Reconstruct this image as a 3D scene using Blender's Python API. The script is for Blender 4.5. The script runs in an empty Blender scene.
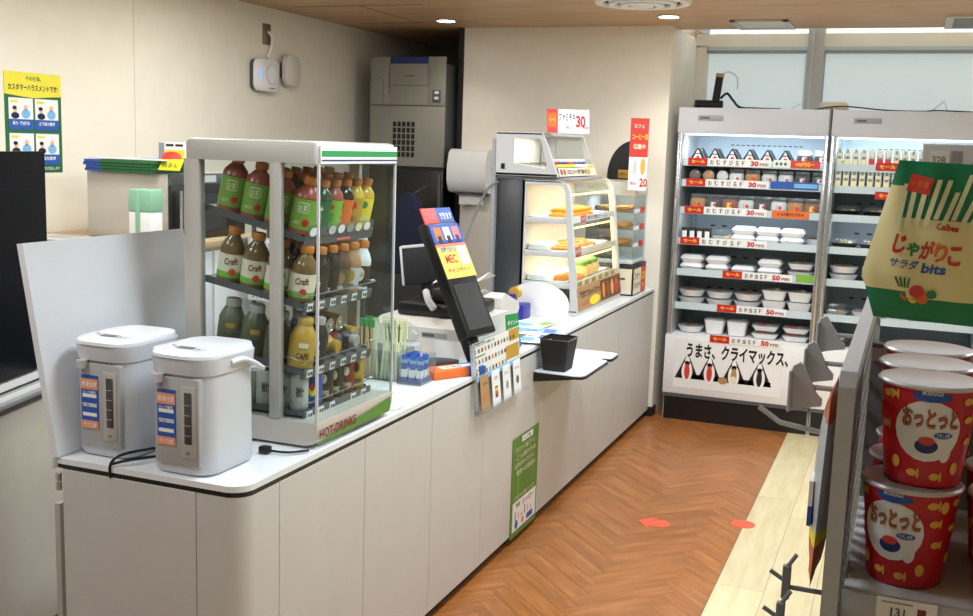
import bpy, bmesh, math, random
from mathutils import Matrix, Vector
random.seed(7)
S = bpy.context.scene
COL = S.collection
PI = math.pi
# ------------------------------------------------------------------ camera
cam_d = bpy.data.cameras.new('camera'); cam = bpy.data.objects.new('camera', cam_d); COL.objects.link(cam)
cam_d.sensor_width = 36; cam_d.lens = 1069.0/973*36; cam_d.clip_start = 0.02; cam_d.clip_end = 100
_r = Vector((0.92826986, 0.37051606, 0.03213914)); _d = Vector((0.08505676, -0.12737834, -0.98820044)); _f = Vector((-0.3620503, 0.92005033, -0.14975637))
_m = Matrix.Identity(4)
for i in range(3):
    _m[i][0] = _r[i]; _m[i][1] = -_d[i]; _m[i][2] = -_f[i]
_m[2][3] = 1.68
cam.matrix_world = _m
S.camera = cam
# ------------------------------------------------------------------ world, lights, exposure
S.view_settings.view_transform = 'Standard'; S.view_settings.look = 'None'
S.view_settings.gamma = 1; S.view_settings.use_curve_mapping = False
S.view_settings.exposure = 0.14
w = bpy.data.worlds.new('world'); S.world = w; w.use_nodes = True
w.node_tree.nodes['Background'].inputs[0].default_value = (0.92, 0.96, 1.0, 1)
w.node_tree.nodes['Background'].inputs[1].default_value = 0.36

def area(name, loc, sx, sy, power, color=(1, 1, 1), rot=(0, 0, 0), spread=None):
    l = bpy.data.lights.new(name, 'AREA'); l.shape = 'RECTANGLE'; l.size = sx; l.size_y = sy
    l.energy = power; l.color = color
    if spread: l.spread = spread
    o = bpy.data.objects.new(name, l); COL.objects.link(o); o.location = loc; o.rotation_euler = rot
    return o
COOL = (0.86, 0.945, 1.0); WARM = (1.0, 0.86, 0.68)
for _x, _y, _p in [(-1.1, .9, 12), (-.8, 2.4, 24), (-.8, 3.8, 26), (-.8, 5.2, 25), (1.5, 2.6, 12), (1.5, 4.4, 20), (-2.6, 1.4, 16), (-2.6, 3.0, 18), (-2.6, 4.4, 16)]:
    area('ceiling_light_panel', (_x, _y, 2.42), .5, .5, _p, COOL if _x > -2 else (.98, .98, .96))
for i, (x, y) in enumerate([(-2.77, 6.2), (-1.37, 6.15)]):
    l = bpy.data.lights.new('downlight_lamp', 'SPOT'); l.energy = (6, 16)[i]; l.spot_size = 2.0; l.spot_blend = .7; l.color = (1, .93, .82); l.shadow_soft_size = .04
    o = bpy.data.objects.new('downlight_lamp', l); COL.objects.link(o); o.location = (x, y, 2.41)

# ------------------------------------------------------------------ materials
def lin(c):
    return tuple(((v/255)/12.92 if v/255 <= .04045 else ((v/255+.055)/1.055)**2.4) for v in c)
MATS = {}
def mat(name, rgb, rough=.5, metal=0, emit=0, var=.05, scale=8, alpha=None, coat=0, bump=0):
    m = bpy.data.materials.new(name); m.use_nodes = True
    nt = m.node_tree; b = nt.nodes['Principled BSDF']
    c = lin(rgb)
    n = nt.nodes.new('ShaderNodeTexNoise'); n.inputs['Scale'].default_value = scale; n.inputs['Detail'].default_value = 3
    tc = nt.nodes.new('ShaderNodeTexCoord'); nt.links.new(tc.outputs['Object'], n.inputs['Vector'])
    mx = nt.nodes.new('ShaderNodeMix'); mx.data_type = 'RGBA'
    mx.inputs['A'].default_value = (*[max(0, v*(1-var)) for v in c], 1); mx.inputs['B'].default_value = (*[min(1, v*(1+var)) for v in c], 1)
    nt.links.new(n.outputs['Fac'], mx.inputs['Factor'])
    nt.links.new(mx.outputs['Result'], b.inputs['Base Color'])
    b.inputs['Roughness'].default_value = rough; b.inputs['Metallic'].default_value = metal
    if coat: b.inputs['Coat Weight'].default_value = coat
    if bump:
        bp = nt.nodes.new('ShaderNodeBump'); bp.inputs['Strength'].default_value = bump; bp.inputs['Distance'].default_value = .002
        nt.links.new(n.outputs['Fac'], bp.inputs['Height']); nt.links.new(bp.outputs['Normal'], b.inputs['Normal'])
    if emit:
        b.inputs['Emission Color'].default_value = (*c, 1); b.inputs['Emission Strength'].default_value = emit
    MATS[name] = m
    return m
def glassmat(name, rgb=(245, 250, 250), fr=1.35, rough=.03, op=0.0):
    m = bpy.data.materials.new(name); m.use_nodes = True; nt = m.node_tree
    for x in list(nt.nodes): nt.nodes.remove(x)
    out = nt.nodes.new('ShaderNodeOutputMaterial'); t = nt.nodes.new('ShaderNodeBsdfTransparent'); g = nt.nodes.new('ShaderNodeBsdfGlossy')
    lw = nt.nodes.new('ShaderNodeLayerWeight'); lw.inputs['Blend'].default_value = .5
    pw = nt.nodes.new('ShaderNodeMath'); pw.operation = 'POWER'; pw.inputs[1].default_value = 4.5; nt.links.new(lw.outputs['Facing'], pw.inputs[0])
    f = nt.nodes.new('ShaderNodeMath'); f.operation = 'MULTIPLY_ADD'; f.inputs[1].default_value = .55; f.inputs[2].default_value = (fr-1)*.06; nt.links.new(pw.outputs[0], f.inputs[0]); mx = nt.nodes.new('ShaderNodeMixShader')
    g.inputs['Roughness'].default_value = rough
    t.inputs['Color'].default_value = (*lin(rgb), 1)
    nt.links.new(f.outputs[0], mx.inputs[0]); nt.links.new(t.outputs[0], mx.inputs[1]); nt.links.new(g.outputs[0], mx.inputs[2])
    last = mx
    if op:
        d = nt.nodes.new('ShaderNodeBsdfDiffuse'); d.inputs['Color'].default_value = (*lin(rgb), 1)
        m2 = nt.nodes.new('ShaderNodeMixShader'); m2.inputs[0].default_value = op
        nt.links.new(mx.outputs[0], m2.inputs[1]); nt.links.new(d.outputs[0], m2.inputs[2]); last = m2
    nt.links.new(last.outputs[0], out.inputs[0])
    MATS[name] = m
PALETTE = dict(
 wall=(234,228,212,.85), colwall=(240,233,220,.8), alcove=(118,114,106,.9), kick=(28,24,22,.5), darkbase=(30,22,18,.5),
 panel=(198,198,195,.45), worktop=(228,232,236,.25), blackedge=(18,18,20,.4), flap=(222,225,230,.3),
 white=(236,236,236,.4), offwhite=(214,210,202,.4), pot=(196,200,206,.35), potlid=(218,223,230,.25), potgrey=(166,168,168,.45), potwin=(70,68,70,.2),
 grey=(150,152,154,.5), dgrey=(84,86,88,.5), lgrey=(196,198,200,.45), casetan=(202,196,186,.35), casegrey=(176,173,166,.4),
 black=(16,16,18,.35), mattblack=(24,24,26,.7), screen=(60,62,64,.18), blackpanel=(7,11,18,.3),
 green=(34,140,70,.45), dgreen=(24,100,52,.5), lgreen=(120,180,60,.5), pgreen=(86,134,52,.5), blue=(36,84,170,.45), dblue=(24,50,110,.5), navy=(24,32,60,.8), deepblue=(30,30,140,.4), sky=(120,180,225,.5),
 red=(196,30,36,.35), dred=(120,20,26,.4), pink=(226,120,120,.5), orange=(226,110,40,.5), yellow=(238,216,50,.5), gold=(190,150,50,.35), tan=(176,136,92,.6), brown=(96,62,40,.5), dbrown=(48,34,28,.4), cream=(232,222,196,.5), capor=(206,122,50,.45), card=(222,222,216,.6),
 glue=(240,238,230,.6), olive=(92,92,58,.35), shoulder=(150,70,50,.3), teagreen=(120,160,62,.4), tealiquid=(120,96,56,.15), darkliquid=(30,24,22,.12), liquidgreen=(40,70,36,.2), yliquid=(206,170,50,.15),
 silvercan=(190,188,176,.3), rice=(240,240,236,.6), nori=(26,30,30,.4), film=(226,232,234,.2), food1=(196,140,70,.6), food2=(160,70,50,.6), food3=(110,140,60,.6), fried=(222,140,40,.6), fried2=(226,170,70,.6),
 woodtop=(196,172,128,.5), arrow=(240,92,60,.5), machine=(146,144,134,.45), poster_y=(232,220,60,.6), mullion=(190,188,182,.5), blind=(206,222,222,.7), railblue=(196,212,218,.5),
 gond=(176,180,184,.4), gondk=(120,124,128,.5), crack=(236,180,80,.6), snackcream=(238,230,172,.4), snackgreen=(20,132,88,.35), skin=(222,180,150,.6), red2=(214,60,50,.4), bagorange=(190,90,40,.35), bagclear=(180,184,190,.3))
for k, v in PALETTE.items(): mat(k, v[:3], v[3])
mat('steel', (150,152,154), .32, .85, scale=3); mat('darksteel', (88,90,94), .38, .7, scale=2); mat('chrome', (190,192,194), .22, .9); mat('steelbox', (196,192,184), .38, .45, scale=2)
mat('chromewire', (140,140,142), .3, .8)
mat('fridgein', (158,176,188), .5); mat('fridgemet', (178,184,188), .35, .2)
mat('lampwhite', (255,250,240), .4, 0, 12); mat('ledcool', (235,245,255), .4, 0, 2.2); mat('ledwarm', (255,214,140), .4, 0, 2.2); mat('sky_panel', (240,246,250), .5, 0, .9); mat('ledblue', (90,170,255), .4, 0, 1.0)
MATS['blackpanel'].node_tree.nodes['Principled BSDF'].inputs['Specular IOR Level'].default_value = .12
glassmat('glass'); glassmat('glasstint', (242,248,250), 1.4); glassmat('clearplastic', (242,245,246), 1.4, .12, .04); glassmat('milkplastic', (226,230,230), 1.45, .2, .45); glassmat('wrap', (238,242,244), 1.5, .15, .10)
# grille-like translucent blind lit by the daylight behind: diffuse + own soft glow of daylight
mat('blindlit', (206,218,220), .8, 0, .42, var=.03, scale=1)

def woodmat(name, c1, c2, stretch, rough=.35, attr=False, bump=.1):
    m = bpy.data.materials.new(name); m.use_nodes = True; nt = m.node_tree; b = nt.nodes['Principled BSDF']
    tc = nt.nodes.new('ShaderNodeTexCoord'); mp = nt.nodes.new('ShaderNodeMapping'); n = nt.nodes.new('ShaderNodeTexNoise')
    mp.inputs['Scale'].default_value = stretch; n.inputs['Scale'].default_value = 3; n.inputs['Detail'].default_value = 6; n.inputs['Roughness'].default_value = .6
    uv = nt.nodes.new('ShaderNodeAttribute') if attr else None
    if attr:
        uv.attribute_name = 'grain'; nt.links.new(uv.outputs['Vector'], mp.inputs['Vector'])
    else: nt.links.new(tc.outputs['Object'], mp.inputs['Vector'])
    nt.links.new(mp.outputs[0], n.inputs['Vector'])
    r = nt.nodes.new('ShaderNodeValToRGB'); r.color_ramp.elements[0].position = .3; r.color_ramp.elements[1].position = .7
    r.color_ramp.elements[0].color = (*lin(c1), 1); r.color_ramp.elements[1].color = (*lin(c2), 1)
    nt.links.new(n.outputs['Fac'], r.inputs[0])
    if attr:
        a = nt.nodes.new('ShaderNodeAttribute'); a.attribute_name = 'tone'
        mx = nt.nodes.new('ShaderNodeMix'); mx.data_type = 'RGBA'; mx.blend_type = 'MULTIPLY'; mx.inputs['Factor'].default_value = 1
        nt.links.new(r.outputs[0], mx.inputs['A']); nt.links.new(a.outputs['Color'], mx.inputs['B']); nt.links.new(mx.outputs['Result'], b.inputs['Base Color'])
    else: nt.links.new(r.outputs[0], b.inputs['Base Color'])
    b.inputs['Roughness'].default_value = rough
    MATS[name] = m
mat('adyellow', (226,208,96), .5); mat('lidred', (150,84,86), .25, .2)
mat('peach', (226,150,110), .5); mat('foil', (205,205,208), .3, .35)
mat('headgrey', (196,197,202), .4)
woodmat('floorwood', (146,90,44), (184,118,64), (1, 1, 1), .27, True)
woodmat('plankwood', (206,190,146), (226,212,172), (1, 1, 1), .4, True)
woodmat('ceilwood', (182,146,108), (206,170,132), (.6, 5, 1), .5)
woodmat('shelfwood', (176,150,108), (204,180,138), (5, .6, 1), .5)
def brushed(name, rgb):
    m = MATS[name]; nt = m.node_tree
    for n in nt.nodes:
        if n.type == 'TEX_NOISE': n.inputs['Scale'].default_value = 40
# ------------------------------------------------------------------ mesh builder
_tx = {}
def text_mesh(s, bold=0):
    k = (s, bold)
    if k in _tx: return _tx[k]
    c = bpy.data.curves.new('t', 'FONT'); c.body = s; c.size = 1; c.resolution_u = 2; c.offset = bold; c.align_x = 'LEFT'
    o = bpy.data.objects.new('t', c); COL.objects.link(o)
    dg = bpy.context.evaluated_depsgraph_get(); me = bpy.data.meshes.new_from_object(o.evaluated_get(dg))
    vs = [v.co.copy() for v in me.vertices]; fs = [tuple(p.vertices) for p in me.polygons]
    bpy.data.objects.remove(o); bpy.data.curves.remove(c); bpy.data.meshes.remove(me)
    if vs:
        x0 = min(v.x for v in vs); x1 = max(v.x for v in vs); y0 = min(v.y for v in vs); y1 = max(v.y for v in vs)
        vs = [((v.x-x0), (v.y-y0)) for v in vs]; _tx[k] = (vs, fs, x1-x0, y1-y0)
    else: _tx[k] = ([], [], 1, 1)
    return _tx[k]
def frame(o, x, y):
    x = Vector(x).normalized(); y = Vector(y); z = x.cross(y).normalized(); y = z.cross(x).normalized()
    m = Matrix.Identity(4)
    for i in range(3): m[i][0] = x[i]; m[i][1] = y[i]; m[i][2] = z[i]; m[i][3] = o[i]
    return m
_rb = {}
def rbox_data(w, d, h, b, seg):
    k = (round(w, 4), round(d, 4), round(h, 4), b, seg)
    if k not in _rb:
        bm = bmesh.new(); bmesh.ops.create_cube(bm, size=1)
        bmesh.ops.scale(bm, vec=(w, d, h), verts=bm.verts)
        bmesh.ops.bevel(bm, geom=bm.edges[:], offset=min(b, w*.49, d*.49, h*.49), segments=seg, affect='EDGES', profile=.5)
        bm.verts.index_update(); _rb[k] = ([v.co.copy() for v in bm.verts], [tuple(v.index for v in f.verts) for f in bm.faces]); bm.free()
    return _rb[k]
ROOTM = {}
class MB:
    def __init__(s, T=None): s.v = []; s.f = []; s.m = []; s.mats = []; s.T = T or Matrix.Identity(4)
    def mi(s, n):
        if n not in s.mats: s.mats.append(n)
        return s.mats.index(n)
    def add(s, vs, fs, m, T=None):
        T = s.T @ T if T else s.T
        b = len(s.v); s.v += [T @ Vector(v) for v in vs]; k = s.mi(m)
        for f in fs: s.f.append(tuple(b+i for i in f)); s.m.append(k)
        return s
    def box(s, x0, x1, y0, y1, z0, z1, m, bev=0, seg=2, T=None):
        if x1 < x0: x0, x1 = x1, x0
        if y1 < y0: y0, y1 = y1, y0
        if z1 < z0: z0, z1 = z1, z0
        if bev:
            vs, fs = rbox_data(x1-x0, y1-y0, z1-z0, bev, seg); c = Vector(((x0+x1)/2, (y0+y1)/2, (z0+z1)/2))
            return s.add([v+c for v in vs], fs, m, T)
        vs = [(x, y, z) for x in (x0, x1) for y in (y0, y1) for z in (z0, z1)]
        return s.add(vs, [(0,1,3,2),(4,6,7,5),(0,4,5,1),(2,3,7,6),(0,2,6,4),(1,5,7,3)], m, T)
    def poly(s, pts, ax, a, b, m, T=None):
        n = len(pts)
        def P(p, t): return (t, p[0], p[1]) if ax == 'x' else ((p[0], t, p[1]) if ax == 'y' else (p[0], p[1], t))
        vs = [P(p, a) for p in pts]+[P(p, b) for p in pts]
        fs = [tuple(range(n)), tuple(range(2*n-1, n-1, -1))]+[(i, (i+1) % n, n+(i+1) % n, n+i) for i in range(n)]
        return s.add(vs, fs, m, T)
    def quad(s, p, m, T=None): return s.add(p, [tuple(range(len(p)))], m, T)
    def lathe(s, prof, m, c=(0, 0, 0), n=20, T=None, sx=1, sy=1):
        vs = []; 
        for r, z in prof:
            for i in range(n):
                a = 2*PI*i/n; vs.append((c[0]+r*math.cos(a)*sx, c[1]+r*math.sin(a)*sy, c[2]+z))
        for j in range(len(prof)-1):
            mm = m if isinstance(m, str) else m[j]
            fs = [(j*n+i, j*n+(i+1) % n, (j+1)*n+(i+1) % n, (j+1)*n+i) for i in range(n)]
            if j == 0: s.add(vs, fs, mm, T); base = len(s.v)-len(vs)
            else:
                k = s.mi(mm)
                for f in fs: s.f.append(tuple(base+i for i in f)); s.m.append(k)
        k = s.mi(m if isinstance(m, str) else m[0])
        if prof[0][0] > .0015: s.f.append(tuple(base+i for i in range(n-1, -1, -1))); s.m.append(k)
        k = s.mi(m if isinstance(m, str) else m[-1])
        if prof[-1][0] > .0015 and prof[0][0] > .0015: s.f.append(tuple(base+(len(prof)-1)*n+i for i in range(n))); s.m.append(k)
        return s
    def loft(s, secs, m, n=5, T=None, cap=True):
        # secs: (z, w, d, r, cx, cy) rounded rectangles
        rings = []; 
        for sec in secs:
            z, w, d, r = sec[:4]; cx, cy = (sec[4], sec[5]) if len(sec) > 4 else (0, 0); r = min(r, w/2-1e-4, d/2-1e-4)
            ring = []
            for q, (ax, ay) in enumerate([(1, 1), (-1, 1), (-1, -1), (1, -1)]):
                for i in range(n+1):
                    a = q*PI/2+PI/2*i/n
                    ring.append((cx+ax*(w/2-r)+r*math.cos(a), cy+ay*(d/2-r)+r*math.sin(a), z))
            rings.append(ring)
        N = len(rings[0]); vs = [p for r in rings for p in r]; base = len(s.v)
        s.add(vs, [], m if isinstance(m, str) else m[0], T)
        for j in range(len(rings)-1):
            k = s.mi(m if isinstance(m, str) else m[j])
            for i in range(N): s.f.append((base+j*N+i, base+j*N+(i+1) % N, base+(j+1)*N+(i+1) % N, base+(j+1)*N+i)); s.m.append(k)
        if cap:
            s.f.append(tuple(base+i for i in range(N-1, -1, -1))); s.m.append(s.mi(m if isinstance(m, str) else m[0]))
            s.f.append(tuple(base+(len(rings)-1)*N+i for i in range(N))); s.m.append(s.mi(m if isinstance(m, str) else m[-1]))
        return s
    def tube(s, pts, r, m, n=8, smooth=0, T=None):
        pts = [Vector(p) for p in pts]
        if smooth:
            q = []
            for i in range(len(pts)-1):
                p0 = pts[max(i-1, 0)]; p1 = pts[i]; p2 = pts[i+1]; p3 = pts[min(i+2, len(pts)-1)]
                for k in range(smooth):
                    t = k/smooth; q.append(.5*((2*p1)+(-p0+p2)*t+(2*p0-5*p1+4*p2-p3)*t*t+(-p0+3*p1-3*p2+p3)*t**3))
            pts = q+[pts[-1]]
        vs = []; up = Vector((0, 0, 1)); L = len(pts)
        prev = None
        for i, p in enumerate(pts):
            d = (pts[min(i+1, L-1)]-pts[max(i-1, 0)]).normalized()
            if prev is None:
                a = d.cross(up) if abs(d.z) < .95 else d.cross(Vector((1, 0, 0)))
            else: a = prev-d*prev.dot(d)
            a.normalize(); prev = a; b = d.cross(a)
            for k in range(n):
                t = 2*PI*k/n; vs.append(p+r*(a*math.cos(t)+b*math.sin(t)))
        fs = [(j*n+i, j*n+(i+1) % n, (j+1)*n+(i+1) % n, (j+1)*n+i) for j in range(L-1) for i in range(n)]
        fs += [tuple(range(n-1, -1, -1)), tuple((L-1)*n+i for i in range(n))]
        return s.add(vs, fs, m, T)
    def text(s, t, F, w, h, m, bold=0.01, T=None):
        # fit the text into w x h with its lower left corner at F's origin
        vs, fs, W, H = text_mesh(t, bold)
        if h is None: h = H*w/W
        if w is None: w = W*h/H
        return s.add([(x*w/W, y*h/H, 0) for x, y in vs], fs, m, (T @ F) if T else F)
    def ctext(s, t, R, ang, z, w, h, m, bold=.01, R2=None, sl=0):
        # text wrapped on an upright cylinder/cone, centred on ang
        vs, fs, W, H = text_mesh(t, bold); R2 = R if R2 is None else R2; out = []
        for x, y in vs:
            u = (x/W-.5)*w; q = y/H; r = R+(R2-R)*q; a = ang+u/R; out.append((r*math.cos(a), r*math.sin(a), z+q*h+sl*u))
        return s.add(out, fs, m)
    def cpatch(s, R, a0, a1, z0, z1, m, R2=None, shape=None, n=12):
        # ellipse patch wrapped on a cone
        R2 = R if R2 is None else R2; out = []
        N = 20
        for i in range(N):
            t = 2*PI*i/N; ca, sa = math.cos(t), math.sin(t)
            if shape == 'rect': k = max(abs(ca), abs(sa)); ca /= k; sa /= k
            q = .5+.5*sa; out.append(((R+(R2-R)*q)*math.cos((a0+a1)/2+(a1-a0)/2*ca), (R+(R2-R)*q)*math.sin((a0+a1)/2+(a1-a0)/2*ca), z0+(z1-z0)*q))
        q = .5; c = ((R+(R2-R)*q+.0006)*math.cos((a0+a1)/2), (R+(R2-R)*q+.0006)*math.sin((a0+a1)/2), (z0+z1)/2)
        # concentric ring keeps the patch curved
        mid = []
        for p in out:
            a = math.atan2(p[1], p[0]); am = (a0+a1)/2; da = (a-am+PI) % (2*PI)-PI; zz = (p[2]+(z0+z1)/2)/2; qq = (zz-z0)/(z1-z0); r = R+(R2-R)*qq
            mid.append((r*math.cos(am+da/2), r*math.sin(am+da/2), zz))
        vs = out+mid+[c]
        fs = [(i, (i+1) % N, N+(i+1) % N, N+i) for i in range(N)]+[(N+i, N+(i+1) % N, 2*N) for i in range(N)]
        return s.add(vs, fs, m)
    def ell(s, F, w, h, m, T=None, n=20):
        return s.add([(w/2*math.cos(2*PI*i/n), h/2*math.sin(2*PI*i/n), 0) for i in range(n)], [tuple(range(n))], m, (T @ F) if T else F)
    def rect(s, F, x0, x1, y0, y1, m): return s.add([(x0, y0, 0), (x1, y0, 0), (x1, y1, 0), (x0, y1, 0)], [(0, 1, 2, 3)], m, F)
    def build(s, name, parent=None, loc=None, local=False, label=None, sharp=35):
        me = bpy.data.meshes.new(name); vs = s.v
        if parent is not None and not local:
            inv = ROOTM[parent.name].inverted(); vs = [inv @ v for v in vs]
        elif loc is not None and not local:
            l = Vector(loc); vs = [v-l for v in vs]
        me.from_pydata([tuple(v) for v in vs], [], s.f); me.polygons.foreach_set('material_index', s.m)
        me.polygons.foreach_set('use_smooth', [True]*len(s.f))
        for n in s.mats: me.materials.append(MATS[n])
        me.update(); me.set_sharp_from_angle(angle=math.radians(sharp))
        o = bpy.data.objects.new(name, me); COL.objects.link(o)
        M = Matrix.Identity(4)
        if parent is not None:
            o.parent = parent; M = ROOTM[parent.name]
        elif loc is not None:
            o.location = loc; M = Matrix.Translation(loc)
        ROOTM[o.name] = M.copy()
        if label: o['label'] = label
        return o
def tag(o, label, cat, group=None, kind=None):
    o['label'] = label; o['category'] = cat
    if group: o['group'] = group
    if kind: o['kind'] = kind
    return o
def thing(name, label, cat, loc=(0, 0, 0), rz=0, group=None):
    o = bpy.data.objects.new(name, None); COL.objects.link(o); o.empty_display_size = .05
    M = Matrix.Translation(loc) @ Matrix.Rotation(rz, 4, 'Z'); o.matrix_world = M; o.location = loc; o.rotation_euler = (0, 0, rz)
    ROOTM[o.name] = M
    return tag(o, label, cat, group)
def struct(mb, name):
    o = mb.build(name); o['kind'] = 'structure'; return o
def place(o, M):
    o.matrix_world = M; l, q, sc = M.decompose(); o.location = l; o.rotation_euler = q.to_euler(); o.scale = sc; ROOTM[o.name] = M
KIDS = {}
def dup(o, parent=None):
    c = o.copy(); COL.objects.link(c)
    for p in ('label', 'category', 'group'):
        if parent is None and p in c: del c[p]
    if parent is not None: c.parent = parent
    for ch in [x for x in list(COL.objects) if x.parent == o]: dup(ch, c)
    return c
class Proto:
    """first placement uses the model itself, later ones are copies"""
    def __init__(s, fn): s.fn = fn; s.src = None
    def put(s, M, label, cat, group=None, scale=None):
        if not isinstance(M, Matrix): M = Matrix.Translation(M)
        if scale: M = M @ Matrix.Scale(scale, 4)
        if s.src is None: s.src = s.fn(); o = s.src
        else: o = dup(s.src)
        if not isinstance(M, Matrix): M = Matrix.Translation(M)
        place(o, M); tag(o, label, cat, group); return o
def T3(x, y, z): return Matrix.Translation((x, y, z))
def RZ(a): return Matrix.Rotation(a, 4, 'Z')
def RY(a): return Matrix.Rotation(a, 4, 'Y')
def RX(a): return Matrix.Rotation(a, 4, 'X')
ORD = ['first', 'second', 'third', 'fourth', 'fifth', 'sixth', 'seventh', 'eighth', 'ninth', 'tenth', 'eleventh', 'twelfth']
def root(name):
    o = bpy.data.objects.new(name, None); COL.objects.link(o); o.empty_display_size = .03; ROOTM[o.name] = Matrix.Identity(4); return o
XF = lambda x, y, z: frame((x, y, z), (0, 1, 0), (0, 0, 1))    # on a face looking towards +x
YF = lambda x, y, z: frame((x, y, z), (1, 0, 0), (0, 0, 1))    # on a face looking towards the camera side (-y)
# ================================================================== STRUCTURE
CZ = 2.44
# floor : herringbone planks laid at 45 degrees, each plank a face with own tone and grain frame
def plank_mesh(name, planks, matn, clipx):
    bm = bmesh.new(); tl = bm.loops.layers.float_color.new('tone'); gl = bm.verts.layers.float_vector.new('grain')
    for (o, u, v, L, W) in planks:
        u = Vector(u); v = Vector(v); o = Vector(o); t = random.uniform(.92, 1.05); off = random.uniform(0, 50)
        e = .0007
        cs = [(e, e), (L-e, e), (L-e, W-e), (e, W-e)]
        vs = []
        for a, b in cs:
            p = o+u*a+v*b; q = bm.verts.new((p.x, p.y, 0)); q[gl] = (a*1.2+off, b*9, off); vs.append(q)
        f = bm.faces.new(vs)
        for l in f.loops: l[tl] = (t, t*random.uniform(.98, 1.02), t, 1)
    for pl, no in clipx: bmesh.ops.bisect_plane(bm, geom=bm.verts[:]+bm.edges[:]+bm.faces[:], plane_co=pl, plane_no=no, clear_outer=True)
    bmesh.ops.recalc_face_normals(bm, faces=bm.faces)
    for f in bm.faces:
        if f.normal.z < 0: f.normal_flip()
    me = bpy.data.meshes.new(name); bm.to_mesh(me); bm.free(); me.materials.append(MATS[matn])
    o = bpy.data.objects.new(name, me); COL.objects.link(o); o['kind'] = 'structure'; return o
W_ = .085; N_ = 5; L_ = W_*N_
planks = []
s2 = math.sqrt(.5); U = Vector((s2, s2, 0)); V = Vector((-s2, s2, 0)); C0 = Vector((-1.02, 2.2, 0))
for i in range(-90, 60):
    for j in range(-14, 14):
        # classic herringbone on an integer grid: horizontal and vertical planks stepping diagonally
        a = i; b = i-j*2*N_
        o = C0+U*(a*W_)+V*(b*W_)
        if not (-2.4 < o.x < 0.6 and -1.6 < o.y < 8.2): continue
        planks.append((o, U, V, L_, W_))
        o2 = C0+U*(a*W_)+V*(b*W_)
        planks.append((o2, V, -U, L_, W_))
plank_mesh('floor', planks, 'floorwood', [((-.597, 0, 0), (1, 0, 0)), ((-1.62, 0, 0), (-1, 0, 0)), ((0, 7.45, 0), (0, 1, 0)), ((0, -1.2, 0), (0, -1, 0))])
pl = []
for k in range(18):
    y = -1.5-random.uniform(0, 1)
    while y < 7.45:
        pl.append(((-.595+k*.185, y, 0), (0, 1, 0), (1, 0, 0), 1.2, .185)); y += 1.2
plank_mesh('trim_1', pl, 'plankwood', [((2.6, 0, 0), (1, 0, 0)), ((0, 7.45, 0), (0, 1, 0)), ((0, -1.2, 0), (0, -1, 0)), ((-.595, 0, 0), (-1, 0, 0))])
struct(MB().box(-3.7, 2.7, -1.3, 7.8, -.08, -.0015, 'brown'), 'trim_2')
# ceiling as wood panels with seams, window recess beyond
b = MB()
y = .3
b.box(-3.7, 2.7, -1.3, 6.84, CZ, CZ+.06, 'ceilwood')
b.box(-3.7, -1.45, 6.84, 7.8, CZ, CZ+.06, 'ceilwood')
struct(b, 'ceiling')
struct(MB().box(-3.7, -3.6, -1.2, 7.8, 0, CZ, 'wall'), 'wall_left')
struct(MB().box(2.6, 2.7, -1.2, 7.8, 0, CZ, 'wall'), 'wall_right')
struct(MB().box(-3.6, 2.6, -1.3, -1.2, 0, CZ, 'wall'), 'wall_front')
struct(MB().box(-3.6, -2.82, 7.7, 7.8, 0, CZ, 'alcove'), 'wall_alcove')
b = MB().box(-2.82, -1.445, 6.62, 7.8, 0, CZ, 'colwall'); struct(b, 'wall_column')
struct(MB().box(-1.5, -1.437, 6.605, 6.64, 0, .06, 'kick').box(-1.447, -1.437, 6.64, 6.7, 0, .06, 'kick'), 'baseboard_column')
# window wall behind the refrigerated cases
b = MB().box(-1.45, 2.6, 7.42, 7.5, 0, 2.0, 'wall').box(-1.45, 2.6, 7.38, 7.5, 2.385, 2.47, 'colwall').box(-1.45, -1.365, 7.38, 7.5, 2, 2.39, 'colwall')
struct(b, 'wall_back')
for i, (x0, x1) in enumerate([(-1.37, -.72), (-.615, .62), (.72, 2.6)]):
    w_ = MB().box(x0, x1, 7.44, 7.45, 1.95, 2.385, 'glasstint').box(x0, x1, 7.38, 7.42, 2.36, 2.385, 'railblue').box(x0, x1, 7.37, 7.41, 2.342, 2.362, 'grey')
    struct(w_, 'window_%d' % (i+1))
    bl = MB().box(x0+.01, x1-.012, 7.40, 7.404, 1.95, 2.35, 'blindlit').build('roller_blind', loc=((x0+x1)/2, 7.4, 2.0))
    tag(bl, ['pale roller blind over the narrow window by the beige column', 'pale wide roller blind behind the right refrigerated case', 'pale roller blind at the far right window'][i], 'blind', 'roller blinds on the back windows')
    tr = MB().box(x0, x1, 7.44, 7.45, 2.47, 2.56, 'sky_panel'); struct(tr, 'window_%d' % (i+4))
struct(MB().box(-.72, -.615, 7.36, 7.5, 1.9, 2.6, 'mullion').box(-.695, -.68, 7.35, 7.37, 1.9, 2.6, 'lgrey').box(.62, .72, 7.36, 7.5, 1.9, 2.6, 'mullion'), 'trim_3')
struct(MB().box(-1.45, 2.6, 6.84, 6.86, CZ, 2.6, 'colwall').box(-1.45, 2.6, 6.84, 7.5, 2.6, 2.62, 'colwall'), 'trim_4')
# daylight behind the blinds
area('daylight', (-.2, 7.36, 2.52), 2.4, .06, 3, (.9, .96, 1), (PI/2+.5, 0, PI))
# wall seams
b = MB()
for y in (4.33,): b.box(-3.6, -3.5992, y, y+.002, 0, CZ, 'casegrey')
struct(b, 'trim_5')
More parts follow.
